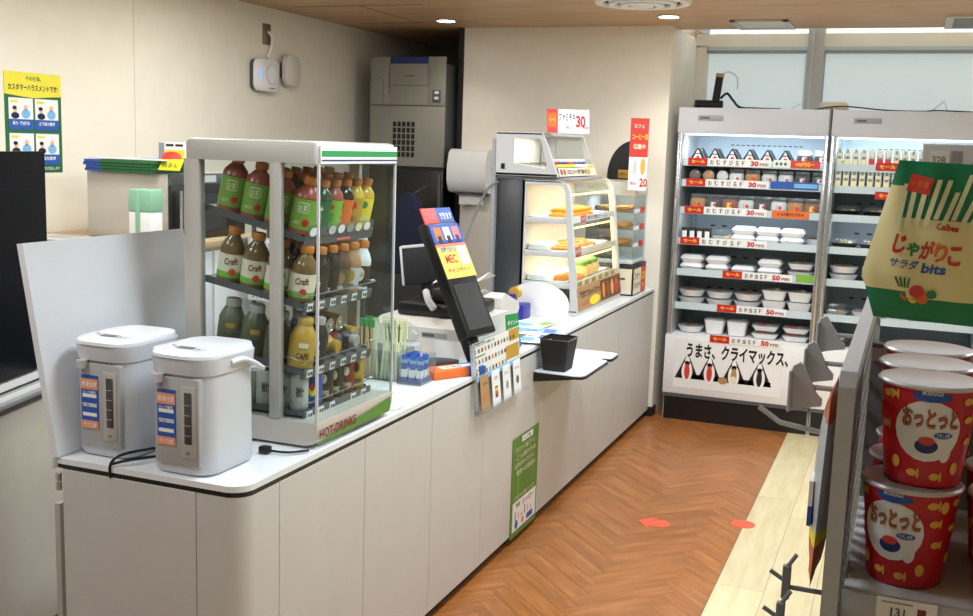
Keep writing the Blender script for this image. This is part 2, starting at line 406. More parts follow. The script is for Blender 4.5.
# ceiling fittings
def downlight(x, y, lab):
    t = thing('downlight', lab, 'ceiling light', (x, y, CZ), group='recessed downlights')
    MB().lathe([(.032, 0), (.06, 0), (.066, -.006), (.060, -.008)], 'white', (x, y, CZ), 28).build('trim_ring', t)
    MB().lathe([(.001, -.0085), (.055, -.0085)], 'lampwhite', (x, y, CZ), 28).build('lamp', t)
downlight(-2.77, 6.2, 'round recessed downlight in the wood ceiling above the grey ice machine')
downlight(-1.37, 6.15, 'round recessed downlight in the wood ceiling in front of beige column')
t = thing('ceiling_vent', 'white square ceiling vent panel near the narrow window', 'vent', (-.9, 6.62, CZ))
b = MB()
x0, x1, y0, y1 = -1.07, -.74, 6.38, 6.79
for (a, c, d, e) in [(x0, x1, y0, y0+.035), (x0, x1, y1-.035, y1), (x0, x0+.035, y0, y1), (x1-.035, x1, y0, y1)]: b.box(a, c, d, e, CZ-.012, CZ, 'lgrey', .003)
b.build('frame', t); MB().box(x0+.035, x1-.035, y0+.035, y1-.035, CZ-.006, CZ, 'offwhite').build('panel', t)
t = thing('ceiling_vent', 'slotted grey ceiling vent at the far right of the ceiling', 'vent', (.22, 6.5, CZ))
b = MB().box(.08, .12, 6.27, 6.83, CZ-.012, CZ, 'lgrey').box(.12, .42, 6.27, 6.31, CZ-.012, CZ, 'lgrey').box(.12, .42, 6.79, 6.83, CZ-.012, CZ, 'lgrey').box(.38, .42, 6.31, 6.79, CZ-.012, CZ, 'lgrey'); b.build('frame', t)
b = MB().box(.12, .38, 6.31, 6.79, CZ-.002, CZ-.001, 'dgrey')
for k in range(12): b.box(.12, .38, 6.32+k*.04, 6.345+k*.04, CZ-.010, CZ-.004, 'grey')
b.build('slats', t)
t = thing('ceiling_air_diffuser', 'round white ceiling diffuser with concentric rings at top of view', 'air diffuser', (-1.37, 5.52, CZ))
for r0, r1, z in [(.20, .24, .006), (.14, .17, .014), (.07, .11, .02)]:
    MB().lathe([(r0, -z), (r0+.004, -z-.012), (r1, -z-.012), (r1+.01, -.0), (r0, 0), (r0, -z)], 'white', (-1.37, 5.52, CZ), 40).build('ring', t)
MB().lathe([(.001, -.035), (.05, -.034), (.06, -.025), (.06, 0)], 'white', (-1.37, 5.52, CZ), 30).build('hub', t)
t = MB().box(-3.42, -2.6, 5.5, 5.504, CZ-.002, CZ-.0002, 'brown').box(-3.42, -2.6, 6.3, 6.304, CZ-.002, CZ-.0002, 'brown').box(-3.0, -2.996, 5.5, 6.3, CZ-.002, CZ-.0002, 'brown')
struct(t, 'trim_6')
# ================================================================== COUNTER
CX = -1.465; CY = 2.13; TOP = .83
t = counter = thing('service_counter', 'long white checkout counter with flat front panels and black edge line', 'counter', (-1.75, 4.3, 0))
def outline(inset=0, r=.055):
    x0, x1, y0, y1 = -2.045+inset, CX-inset, CY+inset, 6.605
    pts = [(x0, y1), (x0, y0)]
    for i in range(9):
        a = -PI/2+PI/2*i/8; pts.append((x1-r+r*math.cos(a), y0+r+r*math.sin(a)))
    pts.append((x1, y1)); return pts
MB().poly(outline(), 'z', TOP-.016, TOP, 'worktop').build('worktop', t)
MB().poly(outline(.002), 'z', TOP-.028, TOP-.016, 'blackedge').build('edge_band', t)
MB().poly(outline(.018, .05), 'z', .045, TOP-.028, 'dgrey').build('carcass', t)
MB().poly(outline(.035, .045), 'z', 0, .045, 'kick').build('kick_plate', t)
seams = [2.30, 2.77, 3.255, 3.735, 4.435, 5.11, 5.78, 6.6]
for a, c in zip(seams[:-1], seams[1:]): MB().box(CX-.018, CX-.002, a+.0015, c-.0015, .045, TOP-.03, 'panel', .001, 1).build('front_panel', t)
MB().box(-2.03, -1.605, CY+.002, CY+.018, .045, TOP-.03, 'panel', .001, 1).build('end_panel', t)
pts = [(-1.602, CY+.002)]
r = .055
for i in range(9):
    a = -PI/2+PI/2*i/8; pts.append((CX-.002-r+r*math.cos(a), CY+.002+r+r*math.sin(a)))
pts.append((CX-.002, 2.2985)); r = .04
pts.append((CX-.018, 2.2985))
for i in range(8, -1, -1):
    a = -PI/2+PI/2*i/8; pts.append((CX-.018-r+r*math.cos(a), CY+.018+r+r*math.sin(a)))
pts.append((-1.602, CY+.018))
MB().poly(pts, 'z', .045, TOP-.03, 'panel').build('corner_panel', t)
MB().box(-2.062, -2.045, 2.135, 2.16, 0, .70, 'casegrey').build('end_post', t)
MB().lathe([(.008, 0), (.008, .022)], 'chrome', (-2.055, 2.145, .735), 10).lathe([(.008, 0), (.008, .022)], 'chrome', (-2.055, 2.145, .76), 10).build('hinge', t)
# lifting flap leaning open
t = thing('counter_flap', 'white counter flap swung up at the end of the counter', 'counter flap', (-2.05, 2.4, TOP))
b = MB(); y0, y1 = 2.125, 2.785
b.add([(-2.036, y0, .832), (-2.036, y1, .832), (-2.134, y1, 1.392), (-2.134, y0, 1.392), (-2.056, y0, .832), (-2.056, y1, .832), (-2.154, y1, 1.389), (-2.154, y0, 1.389)],
      [(0,1,2,3), (7,6,5,4), (0,3,7,4), (1,5,6,2), (3,2,6,7), (0,4,5,1)], 'flap'); b.build('board', t)
MB().box(-2.05, -2.046, 2.118, 2.16, .80, .835, 'milkplastic', .002).build('corner_guard', t)
# low cabinet and black panel at far left
t = thing('low_cabinet', 'cream low cabinet with metal ledge left of the counter', 'cabinet', (-2.8, 2.6, 0))
A = Vector((-2.60, 1.9)); D = (Vector((-2.663, 2.762))-Vector((-2.58, 2.457))).normalized(); Nn = Vector((-D.y, D.x))
def para(p, d, n, l0, l1, w0, w1): return [tuple(p+d*l0+n*w0), tuple(p+d*l1+n*w0), tuple(p+d*l1+n*w1), tuple(p+d*l0+n*w1)]
P0 = Vector((-2.58, 2.457))
MB().poly(para(P0, D, Nn, -.8, .55, .015, .45), 'z', 0, .80, 'wall').build('body', t)
MB().poly(para(P0, D, Nn, -.8, .55, .0, .46), 'z', .80, .815, 'steel').poly(para(P0, D, Nn, -.8, .55, .03, .46), 'z', .815, .826, 'lgrey').build('ledge', t)
MB().poly(para(P0, D, Nn, -.8, .45, .07, .09), 'z', .826, .834, 'chrome').build('rail', t)
o = MB().poly(para(P0, D, Nn, -.75, .62, .17, .20), 'z', .834, 1.61, 'blackpanel').build('screen_panel', loc=(-2.75, 2.5, .826))
tag(o, 'large flat black panel standing on the cream cabinet at far left', 'panel')
# small fold shelf on counter front with basket
t = thing('fold_down_shelf', 'small white bag shelf with black edge on counter front', 'shelf', (-1.38, 4.5, .70))
pts = [(CX, 4.33), (CX, 4.98)]
pts = [(-1.462, 4.28), (-1.462, 5.0), (-1.30, 5.0)]
rx = -1.215
pts += [(-1.235, 4.985), (-1.222, 4.96), (-1.222, 4.86), (-1.235, 4.845), (-1.265, 4.835), (-1.268, 4.80), (-1.24, 4.79), (-1.222, 4.775), (-1.215, 4.3), (-1.225, 4.27), (-1.25, 4.255)]
pts = [(-1.462, 4.30), (-1.462, 4.90), (-1.265, 4.90), (-1.242, 4.885), (-1.235, 4.86), (-1.235, 4.76), (-1.245, 4.745), (-1.275, 4.735), (-1.275, 4.705), (-1.245, 4.695), (-1.235, 4.68), (-1.235, 4.33), (-1.245, 4.30), (-1.27, 4.29)]
MB().poly(pts, 'z', .708, .72, 'blackedge').poly([(x+(-.004 if x > -1.4 else 0), y) for x, y in pts], 'z', .72, .724, 'worktop').build('board', t)
MB().poly([(CX, .675), (CX, .708), (-1.26, .708), (-1.30, .70)], 'y', 4.31, 4.325, 'black').build('bracket', t); MB().poly([(CX, .675), (CX, .708), (-1.26, .708), (-1.30, .70)], 'y', 4.85, 4.865, 'black').build('bracket', t)
t = thing('waste_basket', 'small black plastic bin with white tag on the fold shelf', 'bin', (-1.36, 4.36, .724))
b = MB(T3(-1.385, 4.395, .724) @ Matrix.Diagonal((.84, .84, 1, 1)))
b.loft([(0, .12, .14, .012), (.135, .155, .185, .015)], 'mattblack', cap=False); b.loft([(.0, .114, .134, .012), (.134, .149, .179, .015)], 'mattblack', cap=False)
b.loft([(0, .12, .14, .012), (.002, .12, .14, .012)], 'mattblack'); b.build('body', t)
b = MB(T3(-1.385, 4.395, .724) @ Matrix.Diagonal((.84, .84, 1, 1))); b.loft([(.133, .155, .185, .015), (.140, .160, .190, .016), (.141, .149, .179, .014), (.133, .149, .179, .014)], 'black', cap=False); b.build('rim', t)
MB().box(-1.37, -1.335, 4.4645, 4.4655, .815, .836, 'white').build('tag', t)
# ---- poster on counter front
t = MB(); X = CX-.0005
t.box(X, X+.0015, 4.075, 4.405, .03, .47, 'pgreen')
F = XF(X+.0022, 4.075, .03)
t.rect(F, .02, .315, .025, .155, 'white'); t.rect(F, .11, .25, .405, .432, 'white')
F2 = XF(X+.003, 4.075, .03)
t.text('レジ袋', F2 @ T3(.14, .41, 0), .08, .017, 'pgreen')
for k, s_ in enumerate(['プラスチック製スプーン', 'ご入用の方は', 'お声がけください', '環境への取組み']): t.text(s_, F2 @ T3(.03 if k % 2 == 0 else .05, .37-k*.034, 0), .24, .024, 'cream')
t.rect(F2, .07, .085, .18, .27, 'lgreen'); t.text('ご協力をお願いします', F2 @ T3(.03, .165, 0), .26, .014, 'cream')
t.text('削減', F2 @ T3(.06, .125, 0), .05, .02, 'green'); t.text('ストロー', F2 @ T3(.14, .12, 0), .15, .022, 'navy')
for k in range(6): t.rect(F2, .05+k*.04, .058+k*.04, .07, .11-(k % 3)*.012, ['navy', 'grey', 'dred'][k % 3])
t.ell(F2 @ T3(.07, .05, 0), .035, .04, 'blue'); t.ell(F2 @ T3(.15, .05, 0), .03, .03, 'pink'); t.rect(F2, .2, .28, .035, .06, 'blue')
tag(t.build('poster', loc=(CX, 4.24, .03)), 'green and white notice poster stuck low on the counter front', 'poster')
# floor marks
tag(MB().poly([(-1.05, 4.66), (-.99, 4.58), (-.99, 4.615), (-.93, 4.615), (-.905, 4.64), (-.905, 4.68), (-.93, 4.71), (-.99, 4.71), (-.99, 4.74)], 'z', .0003, .0013, 'arrow').build('floor_sticker', loc=(-.97, 4.65, 0)), 'orange arrow-shaped sticker on the herringbone floor', 'floor sticker', 'orange floor stickers')
tag(MB().lathe([(.055, .0003), (.055, .0013)], 'arrow', (-.6, 4.83, 0), 24).build('floor_sticker', loc=(-.6, 4.83, 0)), 'round orange sticker where dark floor meets pale planks', 'floor sticker', 'orange floor stickers')
# ================================================================== ELECTRIC POTS
def pot(x, y, label):
    t = thing('electric_water_pot', label, 'water dispenser', (x, y, TOP), group='electric water pots')
    T = T3(x, y, TOP)
    w, d = .190, .235
    b = MB(T); b.loft([(.004, w-.012, d-.02, .05), (.012, w-.004, d-.012, .05), (.05, w-.002, d-.01, .05), (.258, w-.006, d-.014, .05), (.262, w, d, .055)], 'pot', 6)
    b.loft([(0, w-.03, d-.04, .045), (.006, w-.014, d-.022, .05)], 'lgrey', 6)
    b.build('body', t)
    b = MB(T); b.loft([(.262, w+.002, d+.004, .06), (.298, w+.008, d+.014, .062), (.304, w+.008, d+.014, .062)], 'pot', 8); b.build('collar', t)
    b = MB(T); b.loft([(.304, w+.010, d+.018, .07, 0, -.002), (.312, w+.008, d+.014, .07, 0, -.002), (.318, w-.004, d-.002, .06, 0, .004), (.321, w-.05, d-.05, .05, 0, .01)], 'potlid', 8); l = b.build('lid', t)
    b = MB(T @ T3(0, -d/2+.046, .3205) @ RX(.06)); b.loft([(-.004, .13, .055, .02), (.001, .128, .053, .02)], 'lgrey', 5)
    b.rect(T3(-.025, -.01, .0024), 0, .05, 0, .02, 'dgrey')
    for k in range(3): b.ell(T3(-.048+k*.012 if k < 2 else .04, .012-k*.008, .0026), .009, .006, 'dgrey')
    for k in range(3): b.ell(T3(.036+k*.008, -.012+k*.007, .0026), .008, .005, 'grey')
    b.build('control_panel', l)
    # front face: flat recessed panel + spout + gauge
    fy = -d/2+.001
    b = MB(T); b.box(-.062, .072, fy-.003, fy+.02, .03, .255, 'potgrey', .004); b.build('front_face', t)
    b = MB(T); b.lathe([(.012, .240), (.014, .262)], 'lgrey', (-.045, fy-.008, 0), 14); b.build('spout', t)
    b = MB(T); b.box(.018, .062, fy-.006, fy, .05, .235, 'casegrey', .004); g = b.build('gauge_frame', t)
    b = MB(T); b.box(.030, .052, fy-.0078, fy-.005, .088, .22, 'potwin', .002); F = YF(0, fy-.0085, 0)
    for k in range(4): b.rect(F, .031, .049, .11+k*.026, .1112+k*.026, 'lgrey')
    b.text('4.0', F @ T3(.034, .062, 0), .014, .008, 'dgrey'); b.build('gauge_window', g)
    b = MB(T); b.box(-.054, .002, fy-.0045, fy-.001, .078, .222, 'blue'); F = YF(-.054, fy-.0052, .078) @ Matrix.Diagonal((1.21, 1.2, 1, 1))
    b.rect(F, 0, .046, .088, .112, 'peach'); b.rect(F, 0, .046, .0, .018, 'peach')
    for k in range(3): b.rect(F, .004, .042, .028+k*.021, .036+k*.021, 'white')
    F = YF(-.054, fy-.0056, .078) @ Matrix.Diagonal((1.21, 1.2, 1, 1))
    b.text('熱湯注意', F @ T3(.003, .094, 0), .04, .012, 'white'); b.text('必ずお読みください', F @ T3(.004, .0285+.021, 0), .038, .007, 'blue'); b.text('やけど注意', F @ T3(.006, .004, 0), .034, .010, 'white')
    b.text('ロック解除', F @ T3(.006, .0785, 0), .034, .007, 'white'); b.build('sticker', t)
    # carry handle
    b = MB(T); b.tube([(w/2+.002, -.02, .285), (w/2+.008, .02, .288), (w/2+.012, .06, .275), (w/2+.010, d/2-.01, .25), (w/2-.02, d/2+.022, .238), (0, d/2+.03, .235)], .0075, 'potlid', 8, 5)
    b.build('handle', t)
pot(-1.672, 2.262, 'white electric water pot in front, beside the hot drink case')
pot(-1.944, 2.295, 'white electric water pot nearer the raised flap, left one')
b = MB(); b.tube([(-1.87, 2.132, .80), (-1.865, 2.128, .838), (-1.845, 2.15, .86), (-1.80, 2.22, .865), (-1.79, 2.3, .85), (-1.79, 2.42, .838)], .004, 'black', 8, 6)
b.tube([(-1.865, 2.130, .837), (-1.83, 2.16, .845), (-1.79, 2.25, .842), (-1.79, 2.38, .836)], .004, 'black', 8, 6)
tag(b.build('power_cord', loc=(-1.85, 2.2, .83)), 'black power cord looping between the two water pots', 'cord')
b = MB(); b.tube([(-1.60, 2.41, .842), (-1.57, 2.42, .838), (-1.52, 2.43, .838), (-1.485, 2.475, .837)], .0035, 'black', 8, 6).box(-1.60, -1.57, 2.40, 2.425, .832, .852, 'black', .004)
tag(b.build('power_cord', loc=(-1.55, 2.42, .83)), 'black plug and cord between water pot and drink case', 'cord')
# ================================================================== HOT DRINK CASE
X0, X1, Y0, Y1 = -1.915, -1.476, 2.502, 2.965; ZB, ZT = .83, 1.678
case = t = thing('hot_drink_display_case', 'glass hot drink display case with green striped top on the counter', 'display case', ((X0+X1)/2, (Y0+Y1)/2, ZB))
b = MB(); b.poly([(X0, ZB+.008), (X1-.035, ZB+.008), (X1-.012, ZB+.016), (X1-.003, ZB+.034), (X1, .895), (X1, .905), (X0, .905)], 'y', Y0, Y1, 'casetan'); base = b.build('base', t)
b = MB(); 
for x in (X0+.05, X1-.06):
    for y in (Y0+.04, Y1-.04): b.lathe([(.015, 0), (.015, .01)], 'black', (x, y, ZB), 12)
b.build('feet', t)
b = MB(); F = XF(X1+.0008, Y0, 0)
b.add([(.0, .846, .0), (.44, .846, 0), (.448, .855, 0), (.448, .893, 0), (.30, .878, 0), (.0, .852, 0)], [(0,1,2,3,4,5)], 'pgreen', F)
b.text('HOT-DRINKS', XF(X1+.0016, Y0+.012, .858), .21, .028, 'dred', .02); b.build('front_lettering', base)
# hood
b = MB(); b.loft([(1.618, X1-X0, Y1-Y0, .02), (1.664, X1-X0, Y1-Y0, .02), (1.674, X1-X0-.01, Y1-Y0-.01, .02), (1.678, X1-X0-.03, Y1-Y0-.03, .02)], 'casegrey', 5, T=T3((X0+X1)/2, (Y0+Y1)/2, 0)); hood = b.build('hood', t)
b = MB().box(X1-.004, X1+.003, Y0+.006, Y1-.006, 1.618, 1.668, 'white', .002).box(X1+.003, X1+.004, Y0+.008, Y1-.008, 1.638, 1.654, 'green').box(X1+.003, X1+.004, Y0+.008, Y1-.008, 1.626, 1.630, 'dblue'); b.build('sign_band', hood)
for (x, y) in [(X0, Y0), (X0, Y1-.03)]: MB().box(x, x+.052, y, y+.03, .90, 1.62, 'casegrey', .003).build('rear_post', t)
for y in (Y0, Y1-.02): MB().box(-1.632, -1.596, y, y+.02, .90, 1.62, 'casegrey', .003).build('side_post', t)
MB().box(X0+.05, -1.63, Y0+.008, Y0+.012, .905, 1.618, 'glass').build('side_glass', t)
MB().box(X0+.05, -1.63, Y1-.012, Y1-.008, .905, 1.618, 'glass').build('side_glass', t)
b = MB()
for y in (Y0+.004, Y1-.008): b.box(-1.597, X1-.004, y, y+.004, .905, 1.618, 'glass')
b.box(X1-.006, X1-.002, Y0+.004, Y1-.004, .905, 1.618, 'glass'); b.build('front_glass', t)
b = MB()
for y in (Y0+.002, Y1-.008): b.box(X1-.008, X1-.001, y, y+.006, .905, 1.618, 'lgrey')
b.build('glass_edge', t)
AX0, AX1 = -1.880, -1.540
DEC = [(1.490, 1.415), (1.285, 1.228), (1.09, 1.040), (.925, .920)]
def shelf_T(k):
    zb, zf = DEC[k]; a = math.atan2(zb-zf, AX1-AX0); return T3(AX0, 0, zb) @ RY(a), (AX1-AX0)/math.cos(a)
for k in range(4):
    T, L = shelf_T(k)
    b = MB(T); b.box(0, L, Y0+.028, Y1-.028, -.012 if k < 3 else -.006, 0, 'dgrey')
    for j in range(7): b.box(.01, L-.01, Y0+.030+j*.0652, Y0+.0315+j*.0652, 0, .008, 'dgrey')
    sh = b.build('shelf', t)
    b = MB(T); b.box(L, L+.003, Y0+.03, Y1-.035, -.024, .006, 'dgrey', .001, 1)
    if k == 0:
        b.box(L+.004, L+.006, Y0+.035, Y1-.045, .002, .034, 'clearplastic'); F = XF(L+.0065, Y0+.035, 0)
        for j in range(7): b.ell(F @ T3(.03+j*.052, .016, 0), .04, .026, ['white', 'dgrey', 'lgrey', 'white', 'grey', 'cream', 'white'][j])
        b.rect(F, .17, .25, -.018, -.010, 'pink')
    b.build('front_lip', sh)
    if k > 0:
        b = MB(T); b.tube([(L-.09, Y0+.03, .03), (L-.01, Y0+.032, .028), (L+.003, Y0+.04, .026), (L+.004, Y1-.045, .026), (L-.01, Y1-.034, .028)], .0018, 'chrome', 6, 4); b.build('guard_wire', sh)
        for j in range(6):
            if k == 3 and j == 3: continue
            y = Y0+.045+j*.064; q = MB(T); q.box(L+.0032, L+.0045, y, y+.03, -.02, .002, 'white'); F = XF(L+.005, y, -.02)
            q.rect(F, .004, .014, .006, .016, 'dgrey'); q.rect(F, .017, .027, .005, .015, 'black'); q.build('price_tag', sh, label='white price tag')
MB().tube([(X1-.01, Y1+.005, .84), (X1+.0, Y1+.06, .834), (-1.49, 3.08, .834), (-1.485, 3.0, .834), (-1.50, 2.985, .836)], .0015, 'lgrey', 6, 6).build('cable', t)

def bottle_fn(kind):
    def fn():
        t = root('drink_bottle' if not kind.startswith('can') else 'drink_can')
        b = MB()
        if kind in ('tea', 'hoji', 'greentea', 'green', 'lemon', 'honey'):
            liq, lab, sh = {'tea': ('shoulder', 'teagreen', 'shoulder'), 'hoji': ('darkliquid', 'orange', 'darkliquid'), 'greentea': ('liquidgreen', 'dgreen', 'liquidgreen'), 'green': ('shoulder', 'lgreen', 'darkliquid'), 'lemon': ('yliquid', 'yellow', 'yliquid'), 'honey': ('yliquid', 'gold', 'yliquid')}[kind]
            R = .0315
            b.lathe([(R-.004, 0), (R, .004), (R, .014), (R-.001, .016), (R-.001, .098), (R, .1), (R-.003, .112), (R-.012, .124), (.0135, .131), (.0135, .134)], liq, n=20); b.build('body', t, local=True)
            b = MB(); b.lathe([(R+.0006, .016), (R+.0006, .097)], lab, n=24)
            for a in (-1.05, 2.1):
                if kind == 'tea':
                    b.cpatch(R+.0012, a-.42, a+.42, .060, .088, 'cream', shape='rect'); b.cpatch(R+.0016, a-.38, a+.38, .0622, .0858, lab, shape='rect')
                    b.ctext('お茶', R+.002, a, .064, .02, .018, 'cream'); b.cpatch(R+.0014, a+.1, a+.6, .026, .045, 'red'); b.ctext('HOT', R+.0014, a-.35, .028, .018, .009, 'cream')
                elif kind == 'green': b.cpatch(R+.0014, a-.25, a+.25, .07, .085, 'red'); b.ctext('お茶', R+.0014, a, .03, .022, .03, 'dgreen', .02)
                elif kind == 'hoji': b.cpatch(R+.0014, a-.3, a+.3, .07, .084, 'red'); b.ctext('ほうじ', R+.0014, a, .028, .02, .032, 'cream', .02)
                elif kind == 'greentea': b.ctext('濃茶', R+.0014, a, .028, .02, .055, 'cream', .02)
                else: b.cpatch(R+.0014, a-.35, a+.35, .066, .088, 'red' if kind == 'honey' else 'green'); b.ctext('はちみつ', R+.0014, a, .028, .034, .02, 'dred' if kind == 'honey' else 'white', .02)
            b.build('label', t, local=True)
            MB().lathe([(.0155, .134), (.016, .136), (.016, .150), (.0145, .153)], 'capor', n=18).build('cap', t, local=True)
        elif kind in ('craft', 'black', 'blackyellow', 'brown', 'whitelabel', 'dark'):
            liq, lab = {'craft': ('tealiquid', 'cream'), 'black': ('darkliquid', 'dbrown'), 'blackyellow': ('darkliquid', 'black'), 'brown': ('brown', 'olive'), 'whitelabel': ('tan', 'lgrey'), 'dark': ('white', 'dbrown')}[kind]
            R = .0315
            b.lathe([(R-.004, 0), (R, .005), (R, .012), (R-.0008, .015), (R-.0008, .078), (R+.0, .082), (R-.001, .095), (R-.008, .112), (.0145, .126), (.0135, .133)], [liq]*9, n=20); b.build('body', t, local=True)
            b = MB(); b.lathe([(R+.0004, .014), (R+.0004, .030), (R+.0004, .078)], ['lgreen' if kind == 'craft' else lab, lab], n=24)
            for a in (-1.05, 2.1):
                if kind == 'craft': b.ctext('Craft', R+.0014, a, .050, .034, .018, 'dred', .02, sl=.1); b.cpatch(R+.0014, a-.1, a+.45, .020, .040, 'red2')
                elif kind == 'blackyellow': b.cpatch(R+.0014, a-.6, a+.1, .025, .07, 'gold'); b.ctext('BLACK', R+.0016, a, .02, .03, .012, 'white', .02)
                elif kind == 'black': b.ctext('珈琲', R+.0014, a, .035, .026, .022, 'cream', .02)
                elif kind == 'brown': b.cpatch(R+.0014, a-.5, a+.5, .035, .07, 'tan'); b.ctext('Cafe', R+.0018, a, .02, .03, .014, 'white', .02)
                elif kind == 'whitelabel': b.cpatch(R+.0014, a-.4, a+.4, .035, .072, 'gold'); b.ctext('Latte', R+.0018, a, .02, .03, .014, 'dbrown', .02)
                else: b.cpatch(R+.0014, a-.4, a+.4, .030, .072, 'cream'); b.ctext('MILK', R+.0018, a, .045, .022, .012, 'dbrown', .02)
            b.build('label', t, local=True)
            MB().lathe([(.0155, .131), (.0165, .134), (.0165, .148), (.015, .151)], 'capor', n=18).build('cap', t, local=True)
        elif kind in ('metal', 'metalgold', 'metalblack'):
            c = {'metal': 'olive', 'metalgold': 'gold', 'metalblack': 'black'}[kind]; R = .0325
            b.lathe([(R-.004, 0), (R, .004), (R, .085), (R-.006, .100), (.020, .114), (.018, .118)], c, n=22)
            for a in (-1.05, 2.1):
                b.cpatch(R+.001, a-.35, a+.35, .06, .074, 'cream' if kind != 'metal' else 'gold', shape='rect'); b.ctext('CAFE', R+.0012, a, .03, .032, .016, 'cream' if kind == 'metalblack' else 'dbrown', .02)
            b.build('body', t, local=True)
            MB().lathe([(.019, .117), (.0195, .119), (.0195, .134), (.018, .137)], 'casegrey' if kind != 'metalgold' else 'gold', n=18).build('cap', t, local=True)
        elif kind.startswith('can'):
            c, tc = {'cans': ('silvercan', 'dbrown'), 'canb': ('blue', 'yellow'), 'cank': ('black', 'cream'), 'canr': ('dred', 'cream'), 'cang': ('gold', 'dbrown')}[kind]; R = .0265
            b.lathe([(R-.004, 0), (R-.001, .005), (R, .008), (R, .094), (R-.003, .101)], c, n=22)
            for a in (-1.05, 2.1):
                if kind == 'cans': b.ctext('微糖', R+.0012, a, .04, .024, .030, tc, .02)
                elif kind == 'canb': b.cpatch(R+.001, a-.4, a+.4, .03, .06, 'yellow'); b.cpatch(R+.0014, a-.25, a+.25, .045, .07, 'red')
                else: b.cpatch(R+.001, a-.35, a+.35, .055, .085, tc); b.ctext('COFFEE', R+.0012, a, .02, .034, .014, tc, .02)
            b.build('body', t, local=True)
            MB().lathe([(R-.003, .101), (R-.0025, .1035), (R-.0035, .1035), (R-.0045, .1015), (.001, .1015)], 'chrome', n=22).build('top', t, local=True)
            MB().box(-.005, .009, -.005, .005, .1018, .1032, 'chrome', .0006, 1).build('pull_tab', t, local=True)
        return t
    return fn
KW = {'tea': 'green-label reddish tea bottle', 'hoji': 'orange-label roasted tea bottle', 'greentea': 'dark green-label tea bottle', 'green': 'light green-label tea bottle', 'lemon': 'yellow lemon drink bottle', 'honey': 'golden honey drink bottle',
      'craft': 'cream-label clear tea bottle', 'black': 'black coffee bottle', 'blackyellow': 'black and yellow coffee bottle', 'brown': 'brown latte bottle', 'whitelabel': 'pale-label latte bottle', 'dark': 'white and brown milk bottle',
      'metal': 'olive metal coffee bottle', 'metalgold': 'gold metal coffee bottle', 'metalblack': 'black metal coffee bottle', 'cans': 'silver coffee can', 'canb': 'blue coffee can', 'cank': 'black coffee can', 'canr': 'dark red coffee can', 'cang': 'gold coffee can'}
PR = {k: Proto(bottle_fn(k)) for k in KW}
LANES = [['tea', 'greentea', 'green', 'hoji', 'honey', 'lemon'], ['craft', 'black', 'blackyellow', 'brown', 'whitelabel', 'dark'], ['metalgold', 'metalblack', 'x', 'x', 'x', 'x'], ['cans', 'canb', 'cank', 'cank', 'canr', 'cang']]
SHN = ['top shelf', 'second shelf', 'third shelf', 'bottom shelf']; DEPN = ['at the front', 'second from front', 'third from front', 'fourth from front', 'at the rear']
for k in range(4):
    T, L = shelf_T(k)
    for j, kind in enumerate(LANES[k]):
        if kind == 'x': continue
        fat = 1.16 if (j == 0 and k < 3) else 1.0
        y = (Y0+.068) if j == 0 else Y0+.135+(j-1)*.0632; pitch = (.080 if j == 0 else .067) if k < 3 else .056
        nrow = 4 if j == 0 else (3 if k < 3 else 2)
        for q in range(nrow):
            kk = 'metal' if (k == 2 and j == 0 and q > 0) else kind
            M = T @ T3(L-.030-.006*(j == 0)-q*pitch, y, .001) @ RZ(random.uniform(-.15, .15)) @ Matrix.Diagonal((fat, fat, 1.05 if fat > 1 else 1, 1))
            lane = 'near glass' if j == 0 else ORD[j]+' lane'
            PR[kk].put(M, '%s %s, %s, %s of hot drink case' % (KW[kk], DEPN[q], lane, SHN[k]), 'can' if k == 3 else 'bottle', 'drinks on the %s of the hot case' % SHN[k])
# drinks lying on their side on the third shelf
T, L = shelf_T(2)
for j, (kind, nm) in enumerate([('canb', 'blue coffee can'), ('metalgold', 'gold metal bottle'), ('canr', 'dark red can'), ('metalblack', 'black metal bottle'), ('cang', 'gold can')]):
    y = Y0+.185+j*.057
    M = T @ T3(L-.150, y, .034) @ RY(PI/2)
    o = PR[kind].put(M, '%s lying on its side on third shelf of hot case' % nm, 'can' if kind.startswith('can') else 'bottle', 'drinks on the third shelf of the hot case')
for j, kind in enumerate(['cank', 'cang']):
    M = T @ T3(L-.165, Y0+.26+j*.06, .085) @ RY(PI/2)
    PR[kind].put(M, '%s lying on top of the other lying drinks' % ('black coffee can' if j == 0 else 'gold coffee can'), 'can', 'drinks on the third shelf of the hot case')
# ================================================================== BACK COUNTER WITH OVEN ETC.
t = thing('back_counter', 'wood-topped cabinet along the left wall', 'cabinet', (-3.25, 4.3, 0))
MB().box(-3.59, -2.80, 3.46, 4.3, 1.205, 1.235, 'shelfwood', .003).build('worktop', t)
MB().box(-3.58, -2.83, 3.48, 4.28, 0, 1.205, 'offwhite').build('body', t)
for y in (3.49, 3.89): MB().box(-2.83, -2.815, y, y+.385, .08, 1.19, 'white', .003).build('door', t)
OY = 3.70
OT = T3(.185, 0, .032)
t = thing('steam_oven', 'boxy stainless steel oven with dark door on the wooden worktop', 'oven', (-3.3, 4.2, 1.2))
MB(OT).box(-3.525, -3.10, OY, OY+.55, 1.205, 1.489, 'steelbox', .004).build('body', t)
f = MB(OT).box(-3.10, -3.085, OY+.005, OY+.545, 1.205, 1.44, 'black', .003).build('door', t); MB(OT).box(-3.085, -3.083, OY+.07, OY+.40, 1.24, 1.40, 'screen').build('door_glass', f); MB(OT).tube([(-3.06, OY+.04, 1.23), (-3.06, OY+.04, 1.42)], .008, 'chrome').build('door_handle', f)
